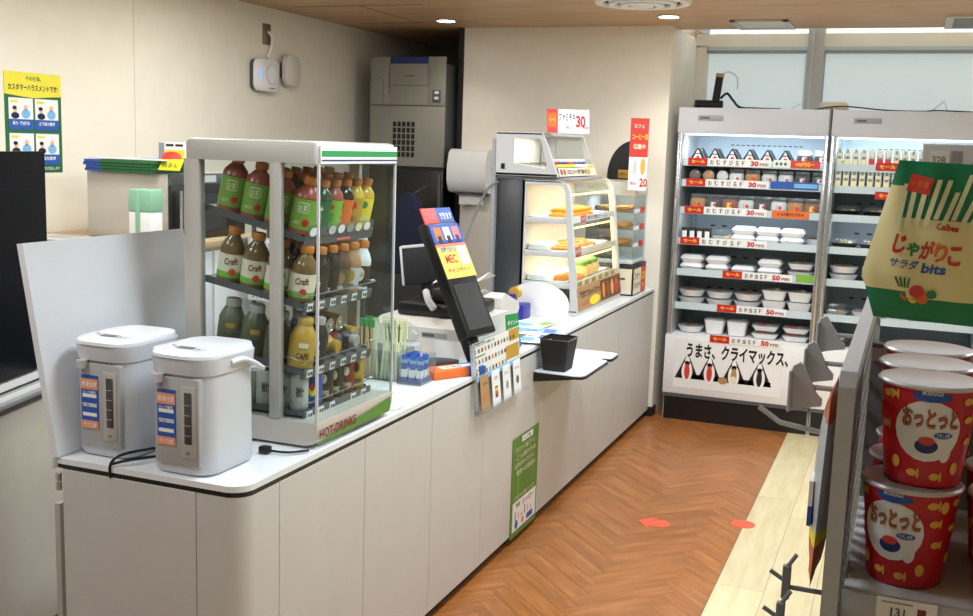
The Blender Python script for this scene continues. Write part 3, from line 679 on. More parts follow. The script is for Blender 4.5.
b = MB(OT).box(-3.10, -3.085, OY+.005, OY+.545, 1.44, 1.488, 'dgrey', .003); b.text('H', XF(-3.084, OY+.12, 1.45), .02, .02, 'white'); b.rect(XF(-3.084, OY+.2, 1.45), 0, .12, 0, .03, 'lgrey'); b.build('control_strip', t)
for k in range(4):
    x = -3.50+.01*(k % 2); z = 1.490+k*.0125
    b = MB(OT).box(x, x+.085, OY-.04-.005*k, OY+.24, z, z+.012, 'blue', .001, 1).box(x+.085, x+.36, OY-.04-.005*k, OY+.24, z, z+.012, 'dgreen', .001, 1)
    tag(b.build('magazine', loc=(-3.3, OY+.1, z)), '%s green magazine with blue spine in stack on oven' % (['lowest', 'second lowest', 'second highest', 'highest'][k]), 'magazine', 'magazines stacked on the oven')
b = MB(OT).box(-3.50, -3.10, OY-.02, OY+.24, 1.5425, 1.5465, 'white'); F = frame((-3.5, OY, 1.5467), (1, 0, 0), (0, 1, 0)); b.rect(F, .13, .25, .05, .2, 'sky')
tag(b.build('document', loc=(-3.3, OY+.1, 1.543)), 'white printed sheet lying on the magazine stack', 'paper')
b = MB(OT); b.box(-3.30, -3.16, OY+.2, OY+.27, 1.547, 1.62, 'white', .004); F = YF(-3.30, OY+.199, 1.547); b.rect(F, .035, .14, .002, .04, 'yellow'); b.text('肉まん', F @ T3(.045, .01, -.0006+.001), .08, .02, 'red'); b.rect(F, .04, .08, .055, .065, 'black'); b.rect(F, .09, .13, .055, .065, 'black'); b.rect(F, 0, .03, 0, .07, 'grey')
tag(b.build('small_box', loc=(-3.23, OY+.23, 1.547)), 'small white box with yellow label standing on the magazines', 'box')
b = MB(OT @ T3(-3.17, OY+.12, 1.547)); b.lathe([(.05, 0), (.045, .02), (.03, .03), (.001, .034)], 'red2', n=16, sy=.6); tag(b.build('lid', loc=(-3.17, OY+.12, 1.547)), 'red rounded plastic lid beside white box on the oven', 'lid')
b = MB(OT); b.box(-3.14, -3.03, OY+.02, OY+.14, 1.5468, 1.549, 'yellow'); b.quad([(-3.13, OY-.02, 1.505), (-3.02, OY-.02, 1.505), (-3.02, OY+.01, 1.548), (-3.13, OY+.01, 1.548)], 'yellow'); F = frame((-3.13, OY-.021, 1.506), (1, 0, 0), (0, .5, 1)); b.text('肉まん', F @ T3(.015, .012, .001), .08, .025, 'pgreen')
tag(b.build('price_card', loc=(-3.08, OY+.05, 1.547)), 'bright yellow card hanging over the oven edge', 'card')
# green and white cup pack
b = MB(T3(-2.9, 3.5, 1.2355)); b.box(-.055, .055, -.04, .04, 0, .135, 'white', .006).box(-.057, .057, -.042, .042, .09, .165, 'lgreen', .006)
b.box(-.02, .01, -.046, -.040, 0, .155, 'green', .004); b = MB(T3(-2.905, 3.55, 1.2355) @ Matrix.Diagonal((1, 1, 1.35, 1)))
t = thing('paper_carton', 'pale green and white carton standing on the wooden worktop', 'carton', (-2.905, 3.55, 1.2355))
mat('mint', (140, 190, 160), .5)
b.box(-.057, .057, -.04, .04, .10, .168, 'mint', .006); b.box(-.018, .004, -.044, -.038, .0, .165, 'mint', .003); b.build('lid', t)
MB(T3(-2.905, 3.55, 1.2355) @ Matrix.Diagonal((1, 1, 1.35, 1))).box(-.054, .054, -.038, .038, 0, .10, 'white', .003).build('body', t)
tag(MB().box(-3.50, -3.2, 3.47, 3.66, 1.2355, 1.2375, 'white').rect(frame((-3.5, 3.47, 1.238), (1, 0, 0), (0, 1, 0)), .05, .2, .05, .2, 'lgrey').build('paper_sheet', loc=(-3.35, 3.3, 1.2)), 'white paper sheets lying on wooden worktop by wall', 'paper')
# tobacco style label shelf seen through the hot case
t = thing('label_shelf', 'black and steel shelf rack with white price rows behind the hot case', 'shelf rack', (-2.55, 4.25, 0))
for k, z in enumerate([.98, 1.10, 1.22, 1.34, 1.46]):
    s_ = MB(T3(.27, 0, 0)).box(-3.02, -2.62, 4.05, 4.42, z-.012, z, 'steel').build('shelf', t)
    b = MB(T3(.27, 0, 0)).box(-2.62, -2.615, 4.05, 4.42, z-.02, z+.025, 'lgrey').box(-3.02, -2.62, 4.045, 4.05, z-.02, z+.025, 'lgrey')
    F = YF(-3.02, 4.0445, z-.02); G = XF(-2.6145, 4.05, z-.02)
    for j in range(9): b.rect(F, .012+j*.043, .044+j*.043, .008, .038, 'white'); b.rect(F @ T3(0, 0, .0004), .018+j*.043, .038+j*.043, .012, .020, 'grey')
    for j in range(8): b.rect(G, .012+j*.046, .046+j*.046, .008, .038, 'white'); b.rect(G @ T3(0, 0, .0004), .018+j*.046, .038+j*.046, .012, .020, 'dgrey')
    b.build('price_rail', s_)
for x in (-3.01, -2.64):
    for y in (4.06, 4.405): MB(T3(.27, 0, 0)).box(x, x+.015, y, y+.015, 0, 1.5, 'dgrey').build('post', t)
k = 0
for z in (.98, 1.10, 1.22, 1.34):
    for j, c in enumerate(['cream', 'brown', 'gold', 'white', 'dred', 'navy']):
        k += 1; x = -2.99+j*.06
        tag(MB(T3(.27, 0, 0)).box(x, x+.05, 4.07, 4.16, z+.0005, z+.075, c, .002, 1).build('carton', loc=(x, 4.1, z)), '%s carton, %s from left, on the rack shelf %s' % ({'cream': 'cream', 'brown': 'brown', 'gold': 'golden', 'white': 'white', 'dred': 'dark red', 'navy': 'navy'}[c], ORD[j], {.98: 'fourth from top', 1.10: 'third from top', 1.22: 'second from top', 1.34: 'nearest the top'}[z]), 'carton', 'cartons on the rack behind the hot case')
# ================================================================== LEFT WALL ITEMS
b = MB(); x = -3.5985; b.box(-3.5995, x, 3.51, 3.835, 1.50, 1.93, 'dgreen')
F = XF(x+.0005, 3.51, 1.50); b.add([(0, .43, 0), (0, .335, 0), (.08, .328, 0), (.165, .322, 0), (.25, .33, 0), (.325, .335, 0), (.325, .43, 0)], [(0,1,2,3,4,5,6)], 'poster_y', F)
F = XF(x+.001, 3.51, 1.50); b.text('その行為、', F @ T3(.12, .395, 0), .09, .02, 'dgreen', .02); b.text('カスタマーハラスメントです!', F @ T3(.02, .352, 0), .285, .028, 'navy', .03)
for i in range(2):
    for j in range(2):
        px, py = .02+i*.148, .185-j*.15
        F1 = F @ T3(px, py, .0004); b.rect(F1, 0, .137, 0, .135, 'white'); F1 = F @ T3(px, py, .0008); b.rect(F1, 0, .137, 0, .045, 'blue'); F1 = F @ T3(px, py, .0012)
        b.text(['暴力・脅迫行為', '土下座の要求', '暴言・威圧', '不当な要求'][i+2*j], F1 @ T3(.02, .02, 0), .095, .016, 'white', .02)
        b.ell(F1 @ T3(.035, .085, 0), .022, .024, 'skin'); b.ell(F1 @ T3(.035, .060, 0), .045, .028, 'navy'); b.ell(F1 @ T3(.032, .093, .0004), .024, .016, 'black')
        b.ell(F1 @ T3(.095, .095, 0), .022, .024, 'skin'); b.ell(F1 @ T3(.095, .068, 0), .05, .04, 'sky'); b.rect(F1, .01, .05, .115, .125, 'poster_y')
b.text('カスタマーハラスメントには毅然と対応します', F @ T3(.02, .012, 0), .285, .014, 'white'); b.build
tag(b.build('poster', loc=(-3.6, 3.67, 1.5)), 'green and yellow illustrated poster on the left wall', 'poster')
# wifi style units
t = thing('wireless_access_unit', 'white square wall unit with blue letters and round disc', 'wireless unit', (-3.6, 5.45, 2.04))
b = MB(); b.loft([(.035, .24, .185, .045), (.055, .235, .18, .045), (.060, .22, .165, .04)], 'white', 6, T=frame((-3.6, 5.42, 2.045), (0, 1, 0), (0, 0, 1))); b.build('cover', t)
b = MB(); b.loft([(.001, .21, .17, .03), (.035, .22, .175, .03)], 'dgrey', 5, T=frame((-3.6, 5.42, 2.045), (0, 1, 0), (0, 0, 1))); b.build('back_box', t)
F = frame((-3.5385, 5.45, 2.05), (0, 1, 0), (0, 0, 1)); b = MB(); b.lathe([(.050, -.004), (.056, -.0), (.056, .0014), (.053, .0014)], 'lgrey', T=F, n=30).lathe([(.001, .002), (.050, .002)], 'white', T=F, n=30); b.build('disc', t)
b = MB(); F = frame((-3.5385, 5.345, 2.015), (0, 0, 1), (0, -1, 0)); b.text('LOCK', F, .07, .022, 'ledblue', .02); b.text('SECOM', XF(-3.5385, 5.43, 1.968), .05, .008, 'black', .03); b.build('lettering', t, label='blue lit letters')
t = thing('round_wall_sensor', 'white rounded disc-like sensor beside the square wall unit', 'sensor', (-3.6, 5.73, 2.08))
b = MB(); b.loft([(.04, .17, .185, .055), (.065, .165, .18, .055), (.072, .14, .155, .05)], 'offwhite', 6, T=frame((-3.6, 5.68, 2.09), (0, 1, 0), (0, 0, 1))); b.build('cover', t)
MB(frame((-3.6, 5.68, 2.09), (0, 1, 0), (0, 0, 1))).loft([(.001, .10, .11, .03), (.04, .12, .12, .03)], 'dgrey', 5).build('mount', t)
t = thing('wall_socket_plate', 'brass coloured outlet plate with white cable above wall units', 'outlet', (-3.6, 5.49, 2.28))
mat('brass', (140, 126, 96), .4, .5)
MB().box(-3.6, -3.594, 5.445, 5.525, 2.225, 2.345, 'brass', .002).build('plate', t); MB().tube([(-3.588, 5.485, 2.30), (-3.575, 5.505, 2.275), (-3.58, 5.51, 2.22), (-3.592, 5.49, 2.15)], .008, 'white', 8, 5).build('cable', t)
# ================================================================== ALCOVE : ICE MACHINE
t = thing('ice_machine', 'tall grey machine with square vent holes standing in the dark alcove', 'machine', (-3.17, 6.8, 0))
MX0, MX1, MY = -3.445, -2.895, 6.5
MB().box(MX0, MX1, MY+.01, MY+.6, 1.53, 2.20, 'dgrey').box(MX0, MX1, MY+.01, MY+.6, .1, 1.53, 'black').build('body', t)  # upper sides coloured dark for the shade in the gap by the column
MB().box(MX0, -3.30, MY-.005, MY+.012, 1.93, 2.245, 'machine', .003).box(-3.02, MX1, MY-.005, MY+.012, 1.93, 2.245, 'machine', .003).box(-3.30, -3.02, MY-.004, MY+.012, 1.93, 2.20, 'machine', .003).build('upper_panel', t)
MB().box(-3.30, -3.02, MY, MY+.02, 2.20, 2.245, 'dblue').build('dark_display', t)
F = YF(0, MY-.0056, 0)
b = MB(); b.rect(F, MX0, MX1-.01, 1.928, 1.932, 'dgrey'); b.rect(F, -3.305, -3.3, 2.0, 2.2, 'dgrey'); b.rect(F, -3.02, -3.016, 2.06, 2.2, 'dgrey'); b.rect(F, -3.30, -3.02, 2.058, 2.062, 'dgrey'); b.rect(F, -3.19, -3.12, 2.118, 2.124, 'dgrey'); b.rect(F, -3.35, -3.346, 1.93, 2.10, 'dgrey'); b.build('panel_seams', t)
b = MB().box(-2.985, -2.925, MY-.008, MY, 1.95, 2.03, 'dgrey', .002)
for z in (1.97, 2.005): b.box(-2.97, -2.94, MY-.012, MY-.007, z, z+.018, 'white', .002)
b.build('switch', t)
b = MB().box(MX0, MX1, MY-.004, MY+.012, 1.53, 1.926, 'machine', .003)
for i in range(5):
    for j in range(6): b.rect(F, -3.27+i*.034, -3.245+i*.034, 1.79-j*.04, 1.822-j*.04, 'black')
b.build('vent_panel', t)
f = MB().box(MX0, MX1, MY-.004, MY+.012, .82, 1.51, 'black', .004).build('lower_door', t)
MB().box(MX1-.03, MX1-.015, MY-.02, MY-.004, .9, 1.48, 'dgrey', .003).box(-3.27, -3.255, MY-.012, MY-.004, 1.1, 1.45, 'dgrey').build('door_handle', f)
MB().box(MX0, MX1, MY-.004, MY+.012, .1, .80, 'darksteel', .004).build('bottom_door', t)
struct(MB().box(-2.86, -2.82, 6.62, 7.7, 0, CZ, 'black'), 'alcove_gap_shade')  # black sheet added as the shade in the gap beside the machine
# navy clothed shape put where a staff member likely stands behind the register
t = thing('navy_figure', 'dark navy clothed shape standing in for a staff member by black machine', 'cloth', (-3.1, 6.3, .9))
b = MB(T3(-2.99, 6.2, .85)); b.loft([(0, .30, .10, .04), (.2, .28, .12, .05), (.38, .22, .12, .05), (.48, .12, .08, .03), (.52, .06, .05, .02)], 'navy', 5); b.build('cloth', t)
MB().tube([(-2.99, 6.25, 1.36), (-2.99, 6.42, 1.40), (-2.99, 6.49, 1.40)], .006, 'dgrey').build('hook', t)
# paper towel dispenser on the column
t = thing('paper_towel_dispenser', 'white paper towel dispenser mounted on the beige column', 'towel dispenser', (-2.69, 6.6, 1.36))
b = MB(); b.poly([(6.62, 1.37), (6.62, 1.655), (6.50, 1.655), (6.465, 1.63), (6.44, 1.54), (6.44, 1.45), (6.47, 1.385), (6.52, 1.37)], 'x', -2.845, -2.575, 'white'); o = b.build('cover', t, sharp=50)
MB().box(-2.80, -2.60, 6.50, 6.60, 1.36, 1.37, 'dgrey').build('slot', t)
MB().box(-2.79, -2.62, 6.53, 6.533, 1.295, 1.362, 'glue').build('towel', t)
# ================================================================== REGISTER AREA
RT = T3(0, .16, 0)
t = thing('cash_register', 'low off-white cash drawer with dark register unit on the counter', 'cash register', (-1.75, 3.85, TOP))
b = MB(RT); b.poly([(3.62, TOP), (3.62, .965), (3.70, .985), (4.10, .985), (4.10, TOP)], 'x', -1.98, -1.575, 'offwhite'); b.build('drawer_body', t)
b = MB(RT); b.rect(YF(-1.76, 3.6192, .925), 0, .11, 0, .022, 'grey'); b.rect(YF(-1.755, 3.6186, .93), 0, .05, 0, .012, 'dgrey'); b.build('nameplate', t)
MB(RT).box(-1.93, -1.62, 3.74, 4.06, .985, 1.04, 'black', .012).box(-1.80, -1.68, 3.78, 3.9, 1.04, 1.10, 'mattblack', .02).build('printer', t)
MB(RT).box(-1.90, -1.86, 3.9, 3.96, 1.03, 1.12, 'mattblack', .01).build('stand', t)
MB(RT).tube([(-1.80, 3.74, 1.09), (-1.77, 3.70, 1.06), (-1.74, 3.69, 1.03)], .015, 'lgrey', 8, 4).build('scanner', t)
b = MB(RT @ frame((-1.955, 3.86, 1.09), (.93, .36, .12), (.05, .25, .97)))
b.box(0, .25, 0, .16, -.02, 0, 'mattblack', .006); s_ = b.build('register_screen', t)
b = MB(RT @ frame((-1.955, 3.86, 1.09), (.93, .36, .12), (.05, .25, .97))); b.box(-.004, .255, .155, .168, -.022, .004, 'lgrey', .003).box(-.01, .0, .0, .165, -.022, .004, 'lgrey', .003); b.build('screen_frame', t)
b = MB(RT); b.quad([(-1.78, 3.90, 1.105), (-1.64, 3.84, 1.10), (-1.62, 3.95, 1.15), (-1.72, 4.02, 1.175)], 'white'); b.quad([(-1.80, 3.86, 1.07), (-1.60, 3.80, 1.085), (-1.58, 3.92, 1.10), (-1.74, 3.98, 1.10)], 'white')
t2 = thing('paper_bundle', 'loose white plastic bags lying on the register', 'paper', (-1.7, 3.9, 1.06))
bb = MB(RT); 
for q in range(3):
    pts = []
    for i in range(7):
        for j in range(4): pts.append((-1.82+i*.036+q*.01, 3.80+j*.04+q*.02, 1.045+.045*q+.028*math.sin(i*.9+q)+.012*math.sin(j*1.7+i)))
    bb.add(pts, [(i*4+j, (i+1)*4+j, (i+1)*4+j+1, i*4+j+1) for i in range(6) for j in range(3)], 'white')
bb.build('sheets', t2)
# customer display leaning with ad card
t = thing('customer_display', 'tall slim black customer display leaning back at the register', 'display', (-1.5, 3.75, TOP))
# plane : bottom (-1.47,.. ,.99) top (-1.66,..,1.42); runs along y with slight turn
yd = Vector((.18, .984, 0)).normalized(); up = Vector((-.40, .0, .80)).normalized()
DF = frame((-1.508, 3.66, .965), yd, up)
b = MB(DF); b.box(0, .20, 0, .47, -.05, 0, 'black', .006); b.build('housing', t)
b = MB(DF); b.box(.02, .18, .025, .21, 0, .003, 'screen', .001, 1); b.build('screen', t)
b = MB(DF); b.box(.06, .14, -.10, .05, -.09, -.05, 'black', .01); b.build('stand', t)
MB().box(-1.70, -1.58, 3.62, 3.80, TOP, .86, 'black', .008).build('foot', t)
b = MB(DF); b.box(.0, .20, .235, .375, .001, .004, 'adyellow'); F = T3(0, .235, .0046)
b.text('応募で当たる', F @ T3(.02, .105, 0), .10, .022, 'blue', .02); b.text('MEC', F @ T3(.03, .06, 0), .075, .035, 'red', .02); b.text('キャンペーン', F @ T3(.02, .02, 0), .15, .022, 'red2', .02); b.rect(F, .13, .19, .05, .13, 'cream'); b.rect(T3(0, .235, .005), .0, .20, .128, .14, 'pink')
tag(b.build('advert_card', loc=(-1.6, 3.7, 1.2)), 'yellow advert card with red lettering on black customer display', 'card')
b = MB(DF); 
b.box(.0, .20, .378, .455, .001, .004, 'blue'); F = T3(0, .378, .0045)
for i, c in enumerate(['orange', 'white', 'pink']): b.rect(F, .02+i*.06, .065+i*.06, .012, .065, c); b.rect(T3(0, .378, .005), .03+i*.06, .055+i*.06, .0, .03, 'black' if i < 2 else 'dblue')
tag(b.build('advert_card', loc=(-1.64, 3.7, 1.38)), 'blue advert card above the yellow one on customer display', 'card')
b = MB(DF); b.box(-.01, .085, .46, .525, -.004, 0, 'red2'); b.box(.085, .19, .46, .525, -.004, 0, 'blue'); F = T3(0, .46, .001); b.text('ご利用', F @ T3(.0, .015, 0), .07, .03, 'pink', .02); b.text('できます', F @ T3(.10, .015, 0), .08, .03, 'white', .02)
tag(b.build('advert_card', loc=(-1.66, 3.7, 1.43)), 'red and blue topper card on top of the customer display', 'card')
# white receipt device right of the display
t = thing('payment_terminal', 'white angled payment terminal behind the black customer display', 'payment terminal', (-1.62, 4.1, TOP))
MB(RT).poly([(4.11, .985), (4.12, 1.03), (4.16, 1.05), (4.34, .99), (4.35, .96), (4.32, .93), (4.15, .96)], 'x', -1.70, -1.615, 'offwhite').build('body', t, sharp=50)
MB(RT).box(-1.695, -1.62, 4.2, 4.24, TOP, .97, 'dgrey', .006).box(-1.74, -1.57, 4.12, 4.36, TOP, .842, 'dgrey', .006).build('stand', t)
b = MB(RT); b.quad([(-1.69, 4.17, 1.0480), (-1.625, 4.17, 1.0480), (-1.625, 4.32, .998), (-1.69, 4.32, .998)], 'white'); b.build('top_face', t)
t = thing('receipt_printer', 'white boxy printer on the counter behind the payment terminal', 'printer', (-1.86, 4.5, TOP))
MB().box(-1.98, -1.80, 4.38, 4.56, TOP, 1.02, 'white', .012).build('body', t); MB().box(-1.96, -1.82, 4.376, 4.382, .95, .965, 'dgrey').build('paper_slot', t)
tag(MB().tube([(-1.99, 5.17, 1.50), (-2.03, 5.1, 1.45), (-2.06, 4.95, 1.25), (-2.05, 4.7, 1.0), (-2.02, 4.5, .85)], .006, 'dgrey', 8, 6).build('power_cord', loc=(-2.03, 4.9, 1.0)), 'long dark cable hanging from warmer case down to counter', 'cord')
# leaflet holder on the counter edge
t = thing('leaflet_holder', 'clear leaflet board with product chart hanging over counter edge', 'leaflet holder', (-1.44, 3.85, .9))
LF = frame((-1.448, 3.60, .70), (.0, 1, 0), (-.10, 0, 1))
b = MB(LF); b.box(0, .50, 0, .255, 0, .003, 'clearplastic'); b.box(.005, .495, .105, .252, .0032, .0044, 'card'); F = T3(0, .105, .005)
b.rect(F, .34, .485, .03, .085, 'gold'); b.rect(F, .38, .49, .10, .145, 'gold'); b.rect(F, .0, .49, .0, .02, 'sky')
for r_ in range(3):
    b.rect(T3(0, .105, .0053), .01, .12, .042+r_*.05, .046+r_*.05, 'dgreen')
    for c in range(13):
        if r_ < 2 and c > 9: continue
        b.rect(F, .015+c*.034, .032+c*.034, .022+r_*.042, .038+r_*.042, ['dgrey', 'tan', 'grey', 'dred', 'olive'][(c*3+r_) % 5])
b.text('ご利用いただける商品一覧', T3(.02, .105+.131, .0056), .2, .012, 'dgreen'); b.build('chart_board', t)
MB(LF).box(.0, .006, -.02, .25, -.006, .012, 'chrome').box(0, .5, -.012, .0, 0, .03, 'clearplastic').build('frame', t)
for k, (c1, c2) in enumerate([('tan', 'orange'), ('white', 'red'), ('white', 'grey'), ('white', 'dgrey')]):
    b = MB(LF @ T3(.045+k*.118, -.015, .006)); b.box(0, .082, 0, .135, 0, .003, c1, .001, 1); F = T3(0, 0, .0036)
    if k == 0: b.text('Card', F @ T3(.02, .10, 0), .04, .012, 'black'); b.ell(F @ T3(.041, .055, 0), .045, .016, 'orange'); b.ell(F @ T3(.041, .061, .0004), .045, .014, 'tan')
    elif k == 1:
        for q, c in enumerate(['pgreen', 'yellow', 'orange', 'red', 'blue']): b.rect(F, .025, .055, .065-q*.009, .074-q*.009, c)
        b.text('Gift', F @ T3(.02, .10, 0), .04, .012, 'grey')
    else: b.ell(F @ T3(.041, .055, 0), .03, .035, c2); b.text('Gift Card', F @ T3(.015, .10, 0), .05, .010, 'grey')
    tag(b.build('gift_card', loc=(-1.44, 3.66+k*.118, .69)), ['brown gift card with orange curved mark in the leaflet holder', 'white gift card with rainbow stripes in the leaflet holder', 'white gift card with grey mark in leaflet holder, third along', 'white gift card in leaflet holder, farthest from the register'][k], 'gift card', 'gift cards in the leaflet holder')
b = MB(frame((-1.50, 4.06, .842), (.25, .97, 0), (-.12, .0, 1))); b.box(0, .09, 0, .155, 0, .004, 'green', .001, 1); F = T3(0, 0, .0046); b.text('ポイント', F @ T3(.01, .11, 0), .07, .02, 'white', .02); b.rect(F, .01, .08, .03, .10, 'lgreen'); b.ell(F @ T3(.05, .035, .0004), .03, .03, 'white'); b.poly([(0, 0), (.09, 0), (.09, -.05), (0, -.05)], 'y', .0, .002, 'clearplastic')
tag(b.build('counter_card', loc=(-1.5, 4.1, .842)), 'small green and white point card stand behind the leaflet board', 'card')
# straw / cutlery boxes
def clearbox(t, x0, x1, y0, y1, z0, z1):
    b = MB(); e = .003
    for (a, c, d, f) in [(x0, x1, y0, y0+e), (x0, x1, y1-e, y1), (x0, x0+e, y0, y1), (x1-e, x1, y0, y1)]: b.box(a, c, d, f, z0, z1, 'clearplastic')
    b.box(x0, x1, y0, y1, z0, z0+e, 'clearplastic'); b.build('clear_box', t)
t = thing('cutlery_box', 'clear plastic box on the counter holding chopsticks and forks', 'container', (-1.68, 3.49, TOP)); clearbox(t, -1.845, -1.665, 3.38, 3.52, TOP+.0005, TOP+.11)
t = thing('cutlery_box', 'clear plastic box with blue packets beside the chopsticks', 'container', (-1.56, 3.45, TOP)); clearbox(t, -1.658, -1.565, 3.36, 3.49, TOP+.0005, TOP+.10)
def stick(c, top):
    def fn():
        o = MB(); o.box(-.004, .004, -.003, .003, 0, .21, c, .001, 1); 
        if top: o.box(-.009, .009, -.004, .004, .185, .215, top, .002, 1)
        else: o.box(-.010, .010, -.003, .003, .14, .20, c, .002, 1); o.box(-.008, -.005, -.003, .003, .19, .22, c); o.box(-.0015, .0015, -.003, .003, .19, .22, c); o.box(.005, .008, -.003, .003, .19, .22, c)
        return o.build('chopsticks' if top else 'plastic_fork', local=True)
    return fn
mat('paleyellow', (226, 232, 190), .5); mat('bamboo', (200, 170, 116), .6)
ps = Proto(stick('bamboo', 'green')); pf = Proto(stick('paleyellow', None))
for i in range(9):
    ps.put(T3(-1.835+(i % 5)*.016, 3.395+(i//5)*.05, TOP+.004) @ RX(random.uniform(-.05, .05)) @ RY(random.uniform(-.06, .06)) @ RZ(.3), 'green-tipped bamboo chopsticks standing in clear cutlery box, %s of bunch' % ORD[i], 'chopsticks', 'chopsticks in the clear box')
for i in range(12):
    pf.put(T3(-1.755+(i % 6)*.016, 3.395+(i//6)*.06, TOP+.004) @ RX(random.uniform(-.06, .06)) @ RY(random.uniform(-.08, .08)) @ RZ(.3), 'pale yellow plastic fork standing in clear cutlery box, %s of bunch' % ORD[i], 'fork', 'plastic forks in the clear box')
def packet():
    b = MB(); b.box(-.011, .011, -.004, .004, 0, .10, 'blue', .003); b.box(-.0115, .0115, -.0045, .0045, .02, .05, 'white', .002); b.box(-.0113, .0113, -.0043, .0043, .07, .085, 'sky', .002); return b.build('wet_wipe_packet', local=True)
pp = Proto(packet)
for i in range(10):
    pp.put(T3(-1.64+(i % 3)*.03, 3.38+(i//3)*.03, TOP+.004) @ RY(random.uniform(-.1, .1)) @ RZ(.3), 'blue and white wipe packet in small clear box, %s of bunch' % ORD[i], 'packet', 'blue packets in the small clear box')
tag(MB().loft([(0, .12, .10, .03), (.05, .15, .12, .04), (.09, .11, .09, .03), (.12, .05, .04, .02)], 'wrap', 5, T=T3(-1.74, 3.56, TOP+.12) @ Matrix.Diagonal((1, .5, .6, 1))).box(-1.83, -1.67, 3.53, 3.60, TOP+.0005, TOP+.11, 'milkplastic', .01).build('plastic_bag_roll', loc=(-1.72, 3.56, TOP)), 'clear plastic wrapped packets behind the chopstick box', 'packet')
# orange/blue box
t = thing('charger_box', 'flat orange and blue box with white label on counter', 'box', (-1.56, 3.62, TOP))
BF = T3(-1.535, 3.605, TOP) @ RZ(1.05)
MB(BF).box(-.13, .03, -.045, .045, .0005, .032, 'orange', .003).build('box_body', t); MB(BF).box(.03, .11, -.045, .045, .0005, .032, 'blue', .003).build('box_end', t, label='blue end of the box')
b = MB(BF); F = frame((-.07, -.02, .0326), (1, 0, 0), (0, 1, 0)); b.rect(F, 0, .15, 0, .04, 'white'); b.text('充電器', F @ T3(.02, .008, .0004), .08, .022, 'dgrey'); b.build('box_label', t)
# white folded tray/bin
b = MB(); b.loft([(0, .17, .15, .03), (.10, .20, .17, .04)], 'milkplastic', 5, T=T3(-1.66, 3.78, TOP+.001) , cap=False)
t = thing('coin_tray', 'white curved plastic tray standing in front of register', 'tray', (-1.62, 3.57, TOP))
pts = [(-1.70+.004*i, 0) for i in range(1)]
prof = []
for i in range(13):
    a = -.9+1.8*i/12; prof.append((-1.615+.10*math.sin(a), 3.69+.05*math.cos(a)))
b = MB(); vs = []; fs = []
for i, (x, y) in enumerate(prof): 
    h = .095 if i < 10 else .095-.02*(i-9)
    vs += [(x, y, TOP+.002), (x+.01, y+.02, TOP+h)]
for i in range(12): fs.append((2*i, 2*i+2, 2*i+3, 2*i+1))
# thicken
n0 = len(vs); vs += [(x*1.0, y+.003, z) for x, y, z in vs]; fs += [tuple(n0+k for k in reversed(f)) for f in fs]
b.add(vs, fs, 'white'); b.build('shell', t)
# blue tape holder, round white board, flyers
t = thing('tape_dispenser', 'deep blue tape holder on the counter beside steel panel', 'tape dispenser', (-1.80, 5.0, TOP))
MB().box(-1.845, -1.75, 4.94, 5.06, TOP, .905, 'deepblue', .006).build('body', t); MB().box(-1.845, -1.80, 4.94, 5.0, .905, .955, 'deepblue', .006).build('arm', t)
MB(frame((-1.81, 4.99, .96), (1, 0, 0), (0, 0, 1))).lathe([(.016, -.02), (.03, -.02), (.03, .02), (.016, .02)], 'gold', n=18).build('tape_roll', t)
pts = [(-1.895, TOP+.001)]
for i in range(15):
    a = PI-PI*i/14; pts.append((-1.73+.165*math.cos(a), .905+.10*math.sin(a)))
pts.append((-1.565, TOP+.001))
tag(MB().poly(pts, 'y', 5.10, 5.106, 'white').build('round_top_board', loc=(-1.73, 5.1, TOP)), 'white round-topped board standing before the fried food case', 'board')
fl = [(-1.60, 4.30, .35, 'blue', 'blue leaflet pile at counter edge beside the leaflet board', .012), (-1.62, 4.47, .1, 'blue', 'blue flyer lying flat on the counter middle', .002), (-1.56, 4.62, .25, 'sky', 'pale blue flyer on the counter near the fold shelf', .002), (-1.66, 4.82, -.1, 'white', 'white and green flyer lying farther along counter', .002), (-1.53, 4.45, .15, 'white', 'white flyer with blue corner at the counter edge', .002)]
for i, (x, y, a, c, lab, h) in enumerate(fl):
    z = TOP+.0005+i*.0022+(.006 if i else 0)*0
    b = MB(T3(x, y, z) @ RZ(a)); 
    w2, l2 = (.055, .05) if i == 0 else (.09, .12)
    b.box(-w2 if i else -.07, w2 if i else .07, -l2, l2, 0, h if i == 0 else .0015, c); F = T3(0, 0, (h if i == 0 else .0015)+.0004)
    b.rect(F, -w2*.8, w2*.2, -l2*.7, l2*.1, 'white' if c != 'white' else 'sky'); b.rect(F, w2*.3, w2*.9, 0, l2*.8, ['white', 'sky', 'blue', 'lgreen', 'blue'][i]); b.text('お得', F @ T3(-w2*.6, l2*.3, .0003), .05, .03, ['white', 'white', 'blue', 'dgreen', 'red'][i])
    tag(b.build('flyer', loc=(x, y, z)), lab, 'flyer', 'flyers on the counter')
